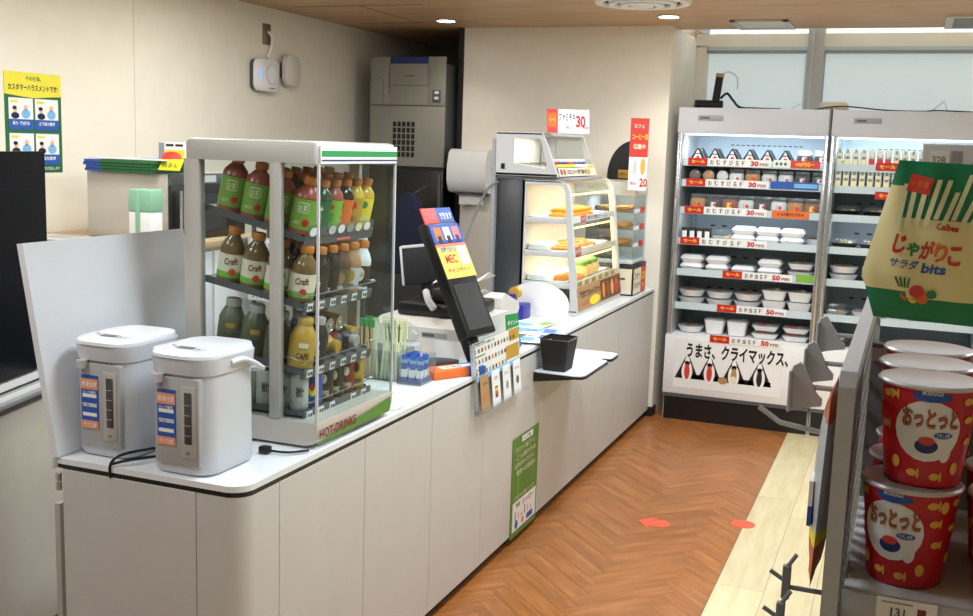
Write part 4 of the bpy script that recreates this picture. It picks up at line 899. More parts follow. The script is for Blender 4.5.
# ================================================================== FRIED FOOD CASE
FY0, FY1 = 5.2, 6.08
t = fcase = thing('hot_food_display_case', 'white framed heated glass case with three shelves of fried food', 'display case', (-1.7, 5.65, TOP))
MB().box(-1.865, -1.55, FY0, FY1, TOP, TOP+.03, 'offwhite', .004).build('base', t)
def fx(z): return -1.545-(z-.83)*.115   # slanted front line
for y in (FY0, FY1-.03):
    b = MB()
    outer = [(-1.868, .85), (-1.868, 1.515), (-1.66, 1.515), (-1.635, 1.505), (-1.615, 1.47), (fx(.85), .85)]
    inner = [(-1.850, .90), (-1.850, 1.492), (-1.668, 1.492), (-1.652, 1.485), (-1.640, 1.46), (fx(.90)-.035, .90)]
    n = 6; vs = []
    for yy in (y, y+.03):
        vs += [(p[0], yy, p[1]) for p in outer]+[(p[0], yy, p[1]) for p in inner]
    fs = []
    for i in range(n):
        j = (i+1) % n
        fs += [(i, j, n+j, n+i), (2*n+i, 3*n+i, 3*n+j, 2*n+j), (i, 2*n+i, 2*n+j, j), (n+i, n+j, 3*n+j, 3*n+i)]
    b.add(vs, fs, 'lgrey'); b.build('side_frame', t)
    MB().poly([(-1.85, .90), (-1.85, 1.49), (-1.665, 1.49), (-1.645, 1.46), (fx(.9)-.03, .90)], 'y', y+.012, y+.015, 'glass').build('side_glass', t)
MB().box(-1.868, -1.855, FY0, FY1, .85, 1.515, 'casetan').build('back_panel', t)
MB().box(-1.868, -1.66, FY0, FY1, 1.505, 1.517, 'cream', .003).build('top_panel', t)
b = MB(); b.quad([(fx(.99), FY0+.03, .99), (fx(.99), FY1-.03, .99), (fx(1.46), FY1-.03, 1.46), (fx(1.46), FY0+.03, 1.46)], 'glass'); b.quad([(fx(1.46), FY0+.03, 1.46), (fx(1.46), FY1-.03, 1.46), (-1.66, FY1-.03, 1.512), (-1.66, FY0+.03, 1.512)], 'glass'); b.build('front_glass', t)
SZ = [1.315, 1.145, .985]
for k, z in enumerate(SZ):
    xf_ = fx(z)-.012
    s_ = MB().box(-1.85, xf_, FY0+.032, FY1-.032, z-.012, z, 'offwhite', .002).box(-1.85, xf_-.02, FY0+.005, FY0+.012, z-.016, z+.012, 'lgrey', .002).build('shelf', t)
    b = MB().box(xf_, xf_+.003, FY0+.035, FY1-.035, z-.016, z+.02, 'cream'); F = XF(xf_+.0035, FY0+.035, z-.016)
    if k == 0:
        b.rect(F, 0, .8, 0, .036, 'white'); b.rect(F @ T3(0, 0, .0005), .16, .26, .0, .036, 'red2'); b.text('揚げ物セール', F @ T3(.28, .006, .0008), .4, .024, 'dblue'); b.text('20', F @ T3(.17, .008, .0012), .07, .02, 'white')
    elif k == 1: b.rect(F @ T3(0, 0, .0005), .0, .13, -.0, .05, 'red2'); b.text('20円', F @ T3(.02, .01, .001), .09, .03, 'white')
    else:
        for q in range(6): b.rect(F @ T3(0, 0, .0005), .03+q*.13, .11+q*.13, .006, .03, 'gold')
    b.build('price_rail', s_)
    MB().box(fx(z+.12)-.03, fx(z+.12)-.018, FY0+.04, FY1-.04, z+.125, z+.132, 'ledwarm').build('light_strip', t)
    l = area('case_lamp', (-1.72, (FY0+FY1)/2, z+.145 if k else 1.495), .12, .75, 2.2, WARM)
MB().tube([(fx(.88)-.02, FY1-.038, .88), (fx(1.44)-.02, FY1-.038, 1.44)], .007, 'ledwarm').build('corner_light', t)
b = MB(); FP = frame((fx(.855)+.004, FY0+.02, .855), (0, 1, 0), (-.115, 0, 1)); b.box(0, .84, 0, .12, -.004, 0, 'tan', T=FP)
b.rect(FP @ T3(0, 0, .0006), .02, .84, .005, .115, 'tan'); b.ell(FP @ T3(.30, .03, .001), .2, .05, 'yellow'); b.rect(FP @ T3(0, 0, .001), .42, .84, .005, .115, 'brown')
b.text('できたてホットスナック', FP @ T3(.03, .06, .0014), .40, .04, 'black', .03); b.text('ファミチキ', FP @ T3(.02, .015, .0014), .16, .025, 'red', .02)
for q in range(4): b.ell(FP @ T3(.48+q*.09, .06, .0014), .06, .09, ['fried', 'food2', 'fried2', 'red2'][q]); 
b.text('20円', FP @ T3(.70, .02, .0018), .12, .05, 'red', .02)
b.build('front_poster', t)
# food
def blob(name, rx, ry, rz, m, seed):
    def fn():
        rr = random.Random(seed); bm = bmesh.new(); bmesh.ops.create_icosphere(bm, subdivisions=2, radius=1)
        vs = []
        for v in bm.verts:
            k = 1+rr.uniform(-.13, .13); vs.append((v.co.x*rx*k, v.co.y*ry*k, max(v.co.z, -.55)*rz*k+.55*rz))
        fs = [tuple(v.index for v in f.verts) for f in bm.faces]; bm.free()
        return MB().add(vs, fs, m).build(name, local=True, sharp=80)
    return fn
mat('orangefry', (232, 150, 30), .55, bump=.5, scale=60); mat('crumb', (206, 130, 50), .7, bump=.6, scale=70); mat('bun', (236, 196, 110), .6)
fs1 = Proto(blob('fried_chicken_stick', .05, .018, .016, 'orangefry', 3)); fs2 = Proto(blob('fried_cutlet', .055, .04, .012, 'crumb', 4)); fs3 = Proto(blob('corn_dog', .07, .028, .026, 'crumb', 5))
tr = Proto(lambda: MB().loft([(0, .20, .26, .02), (.012, .22, .28, .02), (.013, .212, .272, .02), (.002, .195, .25, .02)], 'white', 4).build('food_tray', local=True))
for k, z in enumerate(SZ):
    for q in range(3):
        tr.put(T3(-1.735-.01, 5.40+q*.27, z+.0005), 'white food tray, %s from near end, on the %s shelf of fried case' % (ORD[q], ['top', 'middle', 'bottom'][k]), 'tray', 'trays in the fried food case')
i = 0
for q in range(15):
    r_ = q % 8; lay = q//8
    fs1.put(T3(-1.70, 5.33+r_*.055+lay*.02, SZ[0]+.006+lay*.024) @ Matrix.Scale(1.25, 4) @ RZ(random.uniform(-.3, .3)), 'orange fried chicken stick %s in %s layer on top shelf' % (ORD[r_], ['lower', 'upper'][lay]), 'fried food', 'fried chicken sticks on the top shelf')
for q in range(8):
    fs2.put(T3(-1.70-.06*(q % 2), 5.32+q*.075, SZ[1]+.006+.006*(q % 2)) @ RZ(random.uniform(-.4, .4)) @ Matrix.Scale(1.25, 4), 'flat breaded orange cutlet, %s from near end, middle shelf' % ORD[q], 'fried food', 'fried cutlets on the middle shelf')
for q in range(2):
    fs3.put(T3(-1.66, 5.34+q*.1, SZ[2]+.006) @ RZ(.3), ['large orange breaded piece at the near end of bottom shelf', 'large breaded piece behind the nearest one, bottom shelf'][q], 'fried food', 'breaded pieces on the bottom shelf')
bagp = Proto(lambda: (lambda t: (MB().loft([(0, .07, .09, .03), (.035, .085, .10, .035), (.055, .07, .08, .03)], 'bun', 5).build('bun', t, local=True), MB().loft([(.055, .05, .07, .02), (.075, .06, .08, .02), (.085, .03, .05, .01)], 'lgreen', 4).build('green_cap', t, local=True), t)[-1])(root('steamed_bun')))
for q in range(3): bagp.put(T3(-1.66, 5.62+q*.10, SZ[2]+.01), 'yellow bun pack with green top, %s from near end, bottom shelf' % ORD[q], 'bun', 'bun packs on the bottom shelf')
pb = Proto(lambda: MB().loft([(0, .13, .2, .02), (.025, .12, .19, .03), (.035, .08, .14, .03)], 'white', 4).build('paper_bag', local=True))
for k in (1, 2): pb.put(T3(-1.79, 5.35, SZ[k]+.012), 'white paper bag lying at the back of the %s shelf' % ['', 'middle', 'bottom'][k], 'paper bag', 'paper bags in the fried food case')
# steel support and upper warmer
t = thing('steel_stand', 'dark stainless steel stand panel behind fried food case', 'stand', (-1.95, 5.6, TOP))
MB().box(-2.02, -1.872, 5.23, 6.0, TOP, 1.53, 'darksteel', .003).build('body', t); MB().box(-2.045, -2.02, 5.2, 6.0, TOP, 1.72, 'grey', .003).build('side_rail', t); MB().box(-2.02, -1.62, 5.22, 5.82, 1.518, 1.532, 'grey', .002).build('top_plate', t)
t = thing('warmer_case', 'small white glass warmer case stacked above the fried food case', 'display case', (-1.85, 5.5, 1.533))
UY0, UY1 = 5.185, 5.90
for y in (UY0, UY1-.02):
    outer = [(-2.015, 1.535), (-2.015, 1.752), (-1.765, 1.752), (-1.675, 1.535)]; inner = [(-1.925, 1.60), (-1.925, 1.725), (-1.775, 1.725), (-1.735, 1.575)]
    n = 4; vs = []
    for yy in (y, y+.02): vs += [(p[0], yy, p[1]) for p in outer]+[(p[0], yy, p[1]) for p in inner]
    fs = []
    for i in range(n):
        j = (i+1) % n; fs += [(i, j, n+j, n+i), (2*n+i, 3*n+i, 3*n+j, 2*n+j), (i, 2*n+i, 2*n+j, j), (n+i, n+j, 3*n+j, 3*n+i)]
    MB().add(vs, fs, 'lgrey').build('side_frame', t)
    MB().poly(inner, 'y', y+.008, y+.011, 'glass').build('side_glass', t)
MB().box(-2.015, -1.765, UY0, UY1, 1.742, 1.756, 'lgrey', .003).build('top_panel', t); MB().box(-2.015, -1.68, UY0, UY1, 1.535, 1.55, 'lgrey', .002).build('floor_panel', t); MB().box(-2.015, -2.0, UY0+.02, UY1-.02, 1.55, 1.742, 'white').build('back_panel', t)
MB().quad([(-1.70, UY0+.02, 1.60), (-1.70, UY1-.02, 1.60), (-1.765, UY1-.02, 1.745), (-1.765, UY0+.02, 1.745)], 'glass').build('front_glass', t)
MB().box(-1.85, -1.845, 5.4, 5.41, 1.58, 1.742, 'steel').build('divider', t); MB().poly([(-1.93, 1.592), (-1.93, 1.60), (-1.74, 1.575), (-1.74, 1.565)], 'y', UY0+.03, UY1-.03, 'black').build('rack', t)
MB().box(-1.985, -1.965, UY0-.003, UY0, 1.567, 1.595, 'black').build('power_switch', t)
FU = frame((-1.672, UY0+.02, 1.538), (0, 1, 0), (-.35, 0, 1)); b = MB(); b.box(0, .67, 0, .045, 0, .002, 'cream', T=FU); b.text('うま旨コロッケ 好評発売中', FU @ T3(.12, .008, .0028), .33, .028, 'black', .03)
for q in range(2): b.ell(FU @ T3(.04+q*.05, .022, .0028), .04, .035, 'food2'); b.ell(FU @ T3(.48+q*.05, .022, .0028), .04, .035, 'food1')
b.build('front_label', t)
FU2 = frame((-1.69, UY0+.02, 1.585), (0, 1, 0), (-.35, 0, 1)); b = MB(); b.box(0, .67, 0, .014, 0, .002, 'yellow', T=FU2); b.rect(FU2 @ T3(0, 0, .0025), .3, .56, 0, .014, 'white'); b.build('price_rail', t)
cupP = Proto(lambda: MB().lathe([(.018, 0), (.024, .035), (.02, .04)], 'white', n=14).lathe([(.0215, .010), (.0235, .026)], 'red2', n=14).build('snack_cup', local=True))
cupB = Proto(lambda: MB().lathe([(.018, 0), (.024, .035), (.02, .04)], 'white', n=14).lathe([(.0215, .010), (.0235, .026)], 'blue', n=14).build('snack_cup', local=True))
for q in range(9):
    (cupP if q in (0, 1, 4, 5) else cupB).put(T3(-1.745, UY0+.06+q*.07, 1.583), 'small %s and white snack cup, %s from near end in warmer case' % ('red' if q in (0, 1, 4, 5) else 'blue', ORD[q]), 'cup', 'snack cups in the warmer case')
area('warmer_lamp', (-1.88, 5.5, 1.738), .12, .5, 2.0, WARM)
# sign on top
SF = frame((-1.755, 5.19, 1.757), (.42, .907, 0), (-.16, 0, 1)); SF = frame((-1.745, 5.19, 1.757), (.9, .43, 0), (-.2, .25, 1))
b = MB(SF); b.box(0, .215, 0, .125, -.003, 0, 'white'); b.rect(T3(0, 0, .0006), 0, .055, 0, .125, 'red2'); b.rect(T3(0, 0, .0009), .006, .048, .03, .105, 'orange'); b.text('セール', T3(.01, .06, .0013), .035, .02, 'yellow', .02)
b.text('ファミチキ', T3(.06, .06, .001), .085, .045, 'dgrey', .02); b.text('税込', T3(.095, .02, .001), .04, .02, 'grey'); b.text('30', T3(.148, .03, .001), .048, .065, 'red', .04); b.text('円引', T3(.186, .022, .0014), .026, .016, 'red', .02)
tag(b.build('price_sign', loc=(-1.66, 5.22, 1.757)), 'white sign reading 30 in red on top of the warmer', 'sign')
# side glass case, steamer, cans
t = thing('glass_snack_case', 'small pale glass showcase with shelves next to the column', 'display case', (-1.66, 6.3, 1.02))
GX0, GX1, GY0, GY1 = -1.80, -1.50, 6.12, 6.42
MB().box(GX0, GX1, GY0, GY1, 1.02, 1.045, 'lgrey', .004).build('base', t); MB().box(GX0, GX1, GY0, GY1, 1.42, 1.50, 'offwhite', .004).build('top_panel', t)
b = MB(); 
for y in (GY0, GY1-.003): b.box(GX0, GX1, y, y+.003, 1.045, 1.42, 'glasstint')
b.box(GX1-.003, GX1, GY0, GY1, 1.045, 1.42, 'glasstint'); b.build('glass_walls', t)
MB().box(GX0, GX0+.006, GY0, GY1, 1.045, 1.42, 'white').build('back_panel', t)
for z in (1.12, 1.22, 1.32):
    s_ = MB().box(GX0+.01, GX1-.01, GY0+.01, GY1-.01, z, z+.004, 'glasstint').build('shelf', t); MB().box(GX1-.01, GX1+.001, GY0+.18, GY0+.25, z-.005, z+.03, 'red2').box(GX1-.01, GX1+.001, GY0+.02, GY0+.12, z, z+.02, 'white').build('price_tag', s_)
donut = Proto(lambda: MB().lathe([(.016, .006), (.022, .0), (.04, .004), (.046, .016), (.04, .028), (.024, .028), (.016, .018), (.016, .006)], 'crumb', n=20).build('doughnut', local=True))
for k, z in enumerate((1.12, 1.22, 1.32)):
    for q in range(4): donut.put(T3(GX0+.08+(q % 2)*.12, GY0+.08+(q//2)*.12, z+.005), 'brown ring doughnut, %s on the %s shelf of pale glass case' % (ORD[q], ['lowest', 'middle', 'top'][k]), 'doughnut', 'doughnuts in the glass snack case')
area('snack_case_lamp', (-1.65, 6.27, 1.415), .2, .2, 1.0, COOL)
t = thing('coffee_box', 'cream and black coffee advert box under pale glass case', 'box', (-1.53, 6.25, TOP))
MB().box(-1.80, -1.49, 6.13, 6.44, TOP+.001, 1.015, 'black', .004).build('body', t)
b = MB(); F = XF(-1.4895, 6.135, TOP+.01); b.rect(F, 0, .18, 0, .15, 'cream'); b.text('コーヒー', F @ T3(.02, .085, .0005), .13, .045, 'black', .03); b.text('カフェラテ', F @ T3(.02, .03, .0005), .13, .035, 'black', .03); b.rect(F, .185, .30, 0, .15, 'red2'); b.text('120', F @ T3(.195, .07, .0005), .09, .05, 'yellow', .03); b.text('円', F @ T3(.21, .02, .0005), .05, .03, 'yellow', .03)
F = YF(-1.80, 6.1295, TOP+.01); b.rect(F, .05, .30, 0, .15, 'cream'); b.text('コーヒー', F @ T3(.08, .06, .0005), .18, .06, 'black', .03); b.build('printed_faces', t)
t = thing('half_round_sign', 'black half-round sign with a yellow tag above the case', 'sign', (-1.65, 6.35, 1.5))
pts = [(-1.735, 1.505)]
for i in range(10):
    a = PI-PI/2*i/9*1.05; pts.append((-1.575+.16*math.cos(a), 1.53+.21*math.sin(a)))
pts.append((-1.555, 1.505))
MB().poly(pts, 'y', 6.33, 6.36, 'black').build('board', t); b = MB().box(-1.665, -1.595, 6.318, 6.33, 1.515, 1.565, 'gold', .002); b.text('中華まん', YF(-1.66, 6.3175, 1.53), .055, .02, 'brown', .02); b.build('tag', t)
FR = frame((-1.60, 6.05, 1.45), (.26, .965, 0), (0, 0, 1)); FR = frame((-1.535, 6.06, 1.455), (.93, .36, 0), (0, 0, 1))
b = MB(FR); b.box(0, .105, 0, .41, -.002, 0, 'white'); b.rect(T3(0, 0, .0006), 0, .105, .19, .41, 'red2'); b.text('コーヒー豆', T3(.012, .29, .001), .09, .03, 'yellow', .03); b.text('増量中', T3(.02, .235, .001), .07, .03, 'cream', .03); b.text('カフェ', T3(.02, .355, .001), .06, .022, 'cream', .03)
b.ell(T3(.035, .13, .001), .022, .085, 'lgrey'); b.ell(T3(.08, .135, .001), .028, .095, 'fried2'); b.text('20', T3(.065, .02, .001), .045, .05, 'red', .03); b.text('税込', T3(.012, .03, .001), .035, .02, 'red')
tag(b.build('hanging_poster', loc=(-1.55, 6.32, 1.45)), 'narrow red and white poster reading 20 by the column edge', 'poster')
# ================================================================== REFRIGERATED CASES
RY0 = 6.636; RH = 1.953
SHZ = [1.632, 1.505, 1.335, 1.142, .948, .735, .552]
def fridge(x0, x1, label, n):
    t = thing('refrigerated_display_case', label, 'refrigerated case', ((x0+x1)/2, 6.95, 0), group='open refrigerated cases')
    for s_ in (x0, x1-.03):
        MB().box(s_, s_+.03, RY0+.0, 7.30, .50, RH-.14, 'fridgemet').box(s_, s_+.03, RY0+.01, 7.30, .0, .50, 'lgrey').build('side_panel', t)
        MB().box(s_+.004, s_+.026, RY0-.012, RY0, .54, RH-.15, 'chrome', .004).build('side_trim', t)
    MB().box(x0+.03, x1-.03, 7.12, 7.16, .5, RH-.10, 'fridgein').build('back_panel', t)
    h = MB().poly([(RY0-.005, RH-.155), (RY0-.012, RH-.13), (RY0-.004, RH), (7.30, RH), (7.30, RH-.12), (RY0+.12, RH-.12), (RY0+.10, RH-.155)], 'x', x0, x1, 'headgrey').build('header', t)
    MB().box(x0+.12, x0+.27, RY0-.016, RY0-.004, RH-.075, RH-.045, 'grey', .002).box(x0+.135, x0+.19, RY0-.018, RY0-.014, RH-.066, RH-.055, 'dgrey').build('nameplate', h)
    MB().box(x0+.04, x1-.04, RY0+.03, RY0+.075, RH-.165, RH-.156, 'ledcool').build('light_tube', t)
    b = MB(); F = YF(x0+.25, 7.119, 1.735)
    for j in range(14): b.rect(F, j*.033, .022+j*.033, 0, .006, 'black')
    for z in (1.47, 1.29, 1.09, .89, .68):
        F = YF(x0+.15, 7.119, z+.005)
        for j in range(8): b.rect(F, j*.075, .03+j*.075, .10 if z > 1.2 else .11, .107 if z > 1.2 else .12, 'black')
    b.build('vent_slots', t)
    for k, z in enumerate(SHZ[:-1]):
        sh = MB().box(x0+.032, x1-.032, RY0+.045, 7.11, z-.012, z, 'fridgemet').box(x0+.032, x1-.032, RY0+.04, RY0+.046, z-.032, z+.012, 'railblue').build('shelf', t)
        MB().poly([(RY0+.1, z-.05), (7.11, z-.05), (7.11, z-.012), (RY0+.06, z-.012)], 'x', x0+.032, x0+.036, 'grey').poly([(RY0+.1, z-.05), (7.11, z-.05), (7.11, z-.012), (RY0+.06, z-.012)], 'x', x1-.036, x1-.032, 'grey').build('shelf_bracket', sh)
    # front lower part
    MB().box(x0+.03, x1-.03, RY0+.0, 7.12, .50, SHZ[-1]-.004, 'white', .003).build('deck', t)
    MB().box(x0, x1, RY0-.035, RY0-.0, .172, .545, 'white', .006).build('front_panel', t)
    MB().box(x0, x1, RY0-.03, 7.25, .15, .172, 'dgrey').build('lower_trim', t)
    MB().box(x0+.01, x1-.01, RY0-.01, 7.2, 0, .15, 'black').build('kick_plate', t)
    b = MB()
    for k in range(36): b.box(x0+.05+.001, x0+.052, 7.115, 7.119, .6+k*.03, .615+k*.03, 'black')
    b.build('shelf_standard', t)
    b = MB()
    for k in range(36): b.box(x1-.052, x1-.051, 7.115, 7.119, .6+k*.03, .615+k*.03, 'black')
    b.build('shelf_standard', t)
    area('case_light', ((x0+x1)/2, RY0+.09, RH-.17), .8, .04, 5.0, (.88, .95, 1), (.35, 0, 0))
    area('case_light', ((x0+x1)/2, RY0-.0+.06, 1.30), .8, .02, 1.0, (.95, .98, 1), (.6, 0, 0))
    return t
fA = fridge(-1.38, -.482, 'open refrigerated case with rice balls and bento trays left of other', 0)
fB = fridge(-.478, .42, 'open refrigerated case with sandwiches behind the snack pouch', 1)
MB().box(-.494, -.481, RY0-.02, RY0+.02, RH-.30, RH+.006, 'dgrey', .003).build('joint_cover', fA)
# price strips
def strip(parent, x, y, z, w, kind, k):
    b = MB(); h = .045; b.box(x, x+w, y-.004, y, z, z+h, 'white'); F = YF(x, y-.0046, z); F2 = YF(x, y-.0052, z)
    if kind in ('rice', 'bento'):
        b.rect(F, 0, .12, 0, h, 'red'); b.text('セール', F2 @ T3(.02, .014, 0), .085, .02, 'yellow', .03)
        tx = 'おむすび各種' if kind == 'rice' else 'お弁当各種'
        for i, ch in enumerate(tx): b.text(ch, F2 @ T3(.135+i*((w-.27)/len(tx)), .008, 0), .025 if w > .45 else .021, .029, 'dbrown', .012)
        b.text('30' if kind == 'rice' else '50', F2 @ T3(w-.12, .006, 0), .048, .032, 'red', .05); b.text('円引', F2 @ T3(w-.065, .008, 0), .05, .018, 'dred', .03)
    elif kind == 'red': b.rect(F, 0, w, 0, h, 'red'); b.text('セール', F2 @ T3(.02, .012, 0), w-.04, .022, 'yellow', .03)
    elif kind == 'blue': b.rect(F, 0, w, 0, h, 'blue'); b.rect(F2, w*.5, w*.98, .01, h-.01, 'sky')
    elif kind == 'gold': b.rect(F, 0, w, 0, h, 'orange'); b.text('★ もち麦おむすび ★', F2 @ T3(.03, .012, 0), w-.06, .022, 'dbrown', .03)
    elif kind == 'pinkred': b.rect(F, 0, w, 0, h, 'red2'); b.text('100円均一', F2 @ T3(.03, .01, 0), w-.06, .026, 'yellow', .03)
    elif kind == 'greenw': b.rect(F, 0, w, 0, h, 'white'); [b.ell(F2 @ T3(.02+i*.025, .022, 0), .018, .02, 'green') for i in range(int(w/.025)-1)]
    elif kind == 'green': b.rect(F, 0, w, 0, h, 'lgreen')
    return tag(b.build('price_strip', loc=(x, y, z)), *k)
yy = RY0+.038
SP = [(-1.315, 0, .50, 'rice', 'top'), (-1.32, 1, .50, 'rice', 'second'), (-1.32, 2, .50, 'rice', 'third'), (-1.335, 3, .53, 'rice', 'fourth'), (-1.06, 4, .42, 'bento', 'fifth'), (-1.08, 5, .42, 'bento', 'sixth')]
for x, k, w, kd, nm in SP: strip(fA, x, yy, SHZ[k]-.028, w, kd, ('white price strip with red tab on the %s shelf of left case' % nm, 'price strip', 'price strips in the left refrigerated case'))
strip(fA, -1.10, RY0-.037, .522, .43, 'bento', ('white price strip with red tab on the bottom deck of left case', 'price strip', 'price strips in the left refrigerated case'))
strip(fA, -.80, yy, SHZ[0]-.024, .10, 'greenw', ('small green dotted price strip on the top shelf', 'price strip', 'price strips in the left refrigerated case'))
strip(fA, -.70, yy, SHZ[0]-.024, .17, 'pinkred', ('red and yellow price strip at right of the top shelf', 'price strip', 'price strips in the left refrigerated case'))
strip(fA, -.81, yy, SHZ[1]-.024, .28, 'blue', ('blue price strip on the second shelf of left case', 'price strip', 'price strips in the left refrigerated case'))
strip(fA, -.79, yy, SHZ[2]-.028, .22, 'gold', ('golden yellow price strip on the third shelf', 'price strip', 'price strips in the left refrigerated case'))
strip(fA, -.62, yy, SHZ[4]-.02, .12, 'green', ('light green price strip on the fifth shelf', 'price strip', 'price strips in the left refrigerated case'))
strip(fB, -.22, yy, SHZ[0]-.02, .13, 'red', ('small red price strip on top shelf of right case', 'price strip', 'price strips in the right refrigerated case'))
strip(fB, -.21, yy, SHZ[1]-.06, .13, 'red', ('small red price strip on second shelf of right case', 'price strip', 'price strips in the right refrigerated case'))
# products
def onigiri():
    t = root('rice_ball')
    w, h, d = .045, .085, .03
    tri = [(-w, .004), (-w+.006, 0), (w-.006, 0), (w, .004), (w-.002, .014), (.006, h-.01), (0, h-.006), (-.006, h-.01), (-w+.002, .014)]
    MB().poly(tri, 'y', -d, d, 'nori').build('seaweed', t, local=True)
    MB().poly([(-w*.62, .001), (w*.62, .001), (w*.55, .02), (.003, h-.018), (-.003, h-.018), (-w*.55, .02)], 'y', -d-.001, d+.001, 'film').build('film_label', t, local=True)
    b = MB(); b.add([(-w-.004, -.006, .0), (-.001, -.004, h+.012), (0, 0, h+.014), (.001, -.004, h+.012), (w+.004, -.006, 0)], [(0, 1, 2), (2, 3, 4)], 'wrap')
    b.ell(YF(.002, -d-.0018, .022), .022, .018, 'red2'); b.rect(YF(-.015, -d-.0017, .04), 0, .03, 0, .006, 'dgrey'); b.build('label', t, local=True)
    return t
ON = Proto(onigiri)
def bagged(c1, c2, w=.085, h=.065, top=True):
    def fn():
        t = root('wrapped_rice_roll')
        MB().loft([(0, w*.8, .05, .02), (h*.25, w, .062, .025), (h*.7, w*.95, .055, .025), (h*.85, w*.7, .03, .012)], c1, 5).build('food', t, local=True)
        b = MB(); b.loft([(-.0005, w*.84, .054, .02), (h*.3, w*1.06, .068, .028), (h*.75, w*1.0, .058, .025), (h, w*.9, .010, .004), (h*1.18, w*.98, .004, .001)], 'wrap', 5); b.build('wrapper', t, local=True)
        b = MB(); b.loft([(h*.2, w*.5, .071, .02), (h*.6, w*.46, .066, .02)], c2, 5); b.ell(YF(w*.1, -.0365, h*.4), w*.2, h*.22, 'red2'); b.build('label', t, local=True)
        return t
    return fn
BG = [Proto(bagged('nori', 'film')), Proto(bagged('rice', 'film')), Proto(bagged('food1', 'orange')), Proto(bagged('food2', 'yellow')), Proto(bagged('rice', 'lgrey'))]
def roundpack(c):
    def fn():
        t = root('round_rice_ball'); T = RX(PI/2)
        b = MB(T3(0, .02, .036) @ RX(PI/2)); b.lathe([(.02, 0), (.034, .006), (.036, .02), (.034, .034), (.02, .04)], c, n=18); b.build('food', t, local=True)
        b = MB(T3(0, .022, .036) @ RX(PI/2)); b.lathe([(.022, 0), (.036, .005), (.038, .021), (.036, .038), (.022, .045)], 'wrap', n=18); b.build('wrapper', t, local=True); return t
    return fn
RP = [Proto(roundpack('brown')), Proto(roundpack('food1')), Proto(roundpack('rice'))]
CA = 'case'; G1 = 'food packs on the %s shelf of the left case'
yp = RY0+.085
nmk = ['top', 'second', 'third', 'fourth', 'fifth', 'sixth', 'bottom']
for row in range(2):
    for i in range(6): ON.put(T3(-1.262+i*.105, yp+row*.11, SHZ[0]+.0005), 'triangular wrapped rice ball, %s from left, %s row, top shelf' % (ORD[i], ['front', 'rear'][row]), 'rice ball', G1 % 'top')
for i in range(2): BG[0].put(T3(-.625+i*.10, yp, SHZ[0]+.0005), ['bagged rice roll right of the triangles on top shelf', 'bagged rice roll at the right end of top shelf'][i], 'rice roll', G1 % 'top', 1.1)
for i in range(3): RP[i].put(T3(-1.275+i*.085, yp, SHZ[1]+.0005), ['brown round rice ball at left end of second shelf', 'tan round rice ball, second from left, second shelf', 'white round rice ball, third from left, second shelf'][i], 'rice ball', G1 % 'second')
for i, k in enumerate([1, 2, 4, 1, 0, 0]): BG[k].put(T3(-1.02+i*.098, yp, SHZ[1]+.0005), '%s bagged rice roll on second shelf, %s after the round ones' % (['white', 'tan', 'pale', 'plain white', 'black', 'dark'][i], ORD[i]), 'rice roll', G1 % 'second', 1.08)
for i, k in enumerate([2, 0, 3, 4, 0, 4, 2, 3]): BG[k].put(T3(-1.245+i*.098, yp, SHZ[2]+.0005), '%s bagged rice roll, %s from left, third shelf' % ({2: 'orange-labelled', 0: 'black', 3: 'yellow-labelled', 4: 'pale'}[k], ORD[i]), 'rice roll', G1 % 'third', 1.2)
def smallbox():
    t = root('small_side_pack'); MB().box(-.02, .02, -.02, .02, 0, .075, 'black', .003).build('body', t, local=True); MB().box(-.014, .014, -.0212, -.0198, .008, .055, 'white').build('label', t, local=True); return t
SBX = Proto(smallbox)
for i in range(4): SBX.put(T3(-1.315+i*.047, yp-.01, SHZ[3]+.0005), 'small black side dish pack, %s from left, fourth shelf' % ORD[i], 'food pack', G1 % 'fourth')
def tray(w, d, h, lidc, foods, oval=False, tr_c='white', lh=.018):
    def fn():
        t = root('food_tray_pack'); r = min(w, d)/2-.002 if oval else .018
        MB().loft([(0, w*.78, d*.78, r*.8), (h, w, d, r), (h+.003, w+.004, d+.004, r)], tr_c, 6).build('tray', t, local=True)
        rr = random.Random(int(w*1000+h*777)); b = MB()
        for c in foods: 
            bx, by = rr.uniform(-w*.25, w*.25), rr.uniform(-d*.25, d*.2); b.loft([(h+.001, w*.32, d*.4, .02, bx, by), (h+.010, w*.2, d*.25, .02, bx, by)], c, 4)
        b.build('food', t, local=True)
        MB().loft([(h+.0035, w+.002, d+.002, r), (h+lh*.8, w*.84, d*.84, r*.8), (h+lh, w*.72, d*.74, r*.7)], lidc, 6).build('lid', t, local=True)
        return t
    return fn
mat('lidwhite', (232, 236, 240), .25, coat=.3)
TB = dict(pl=Proto(tray(.145, .15, .022, 'lidwhite', ['rice'], lh=.026)), wh=Proto(tray(.15, .16, .03, 'clearplastic', ['food1', 'food3', 'food2'])), ov=Proto(tray(.165, .17, .035, 'clearplastic', ['food2', 'food1', 'food3'], True, lh=.012)), bowl=Proto(tray(.145, .16, .055, 'clearplastic', ['food1', 'rice'], lh=.008)),
          tub=Proto(tray(.125, .13, .085, 'milkplastic', ['rice'], lh=.012)), sushi=Proto(tray(.13, .12, .02, 'clearplastic', ['food1', 'fried2', 'food3'], tr_c='lgrey', lh=.05)), bk=Proto(tray(.155, .16, .028, 'clearplastic', ['food2', 'red2', 'food1'], tr_c='white')), blk=Proto(tray(.15, .15, .03, 'clearplastic', ['food1', 'cream', 'food3'], tr_c='black', lh=.03)))
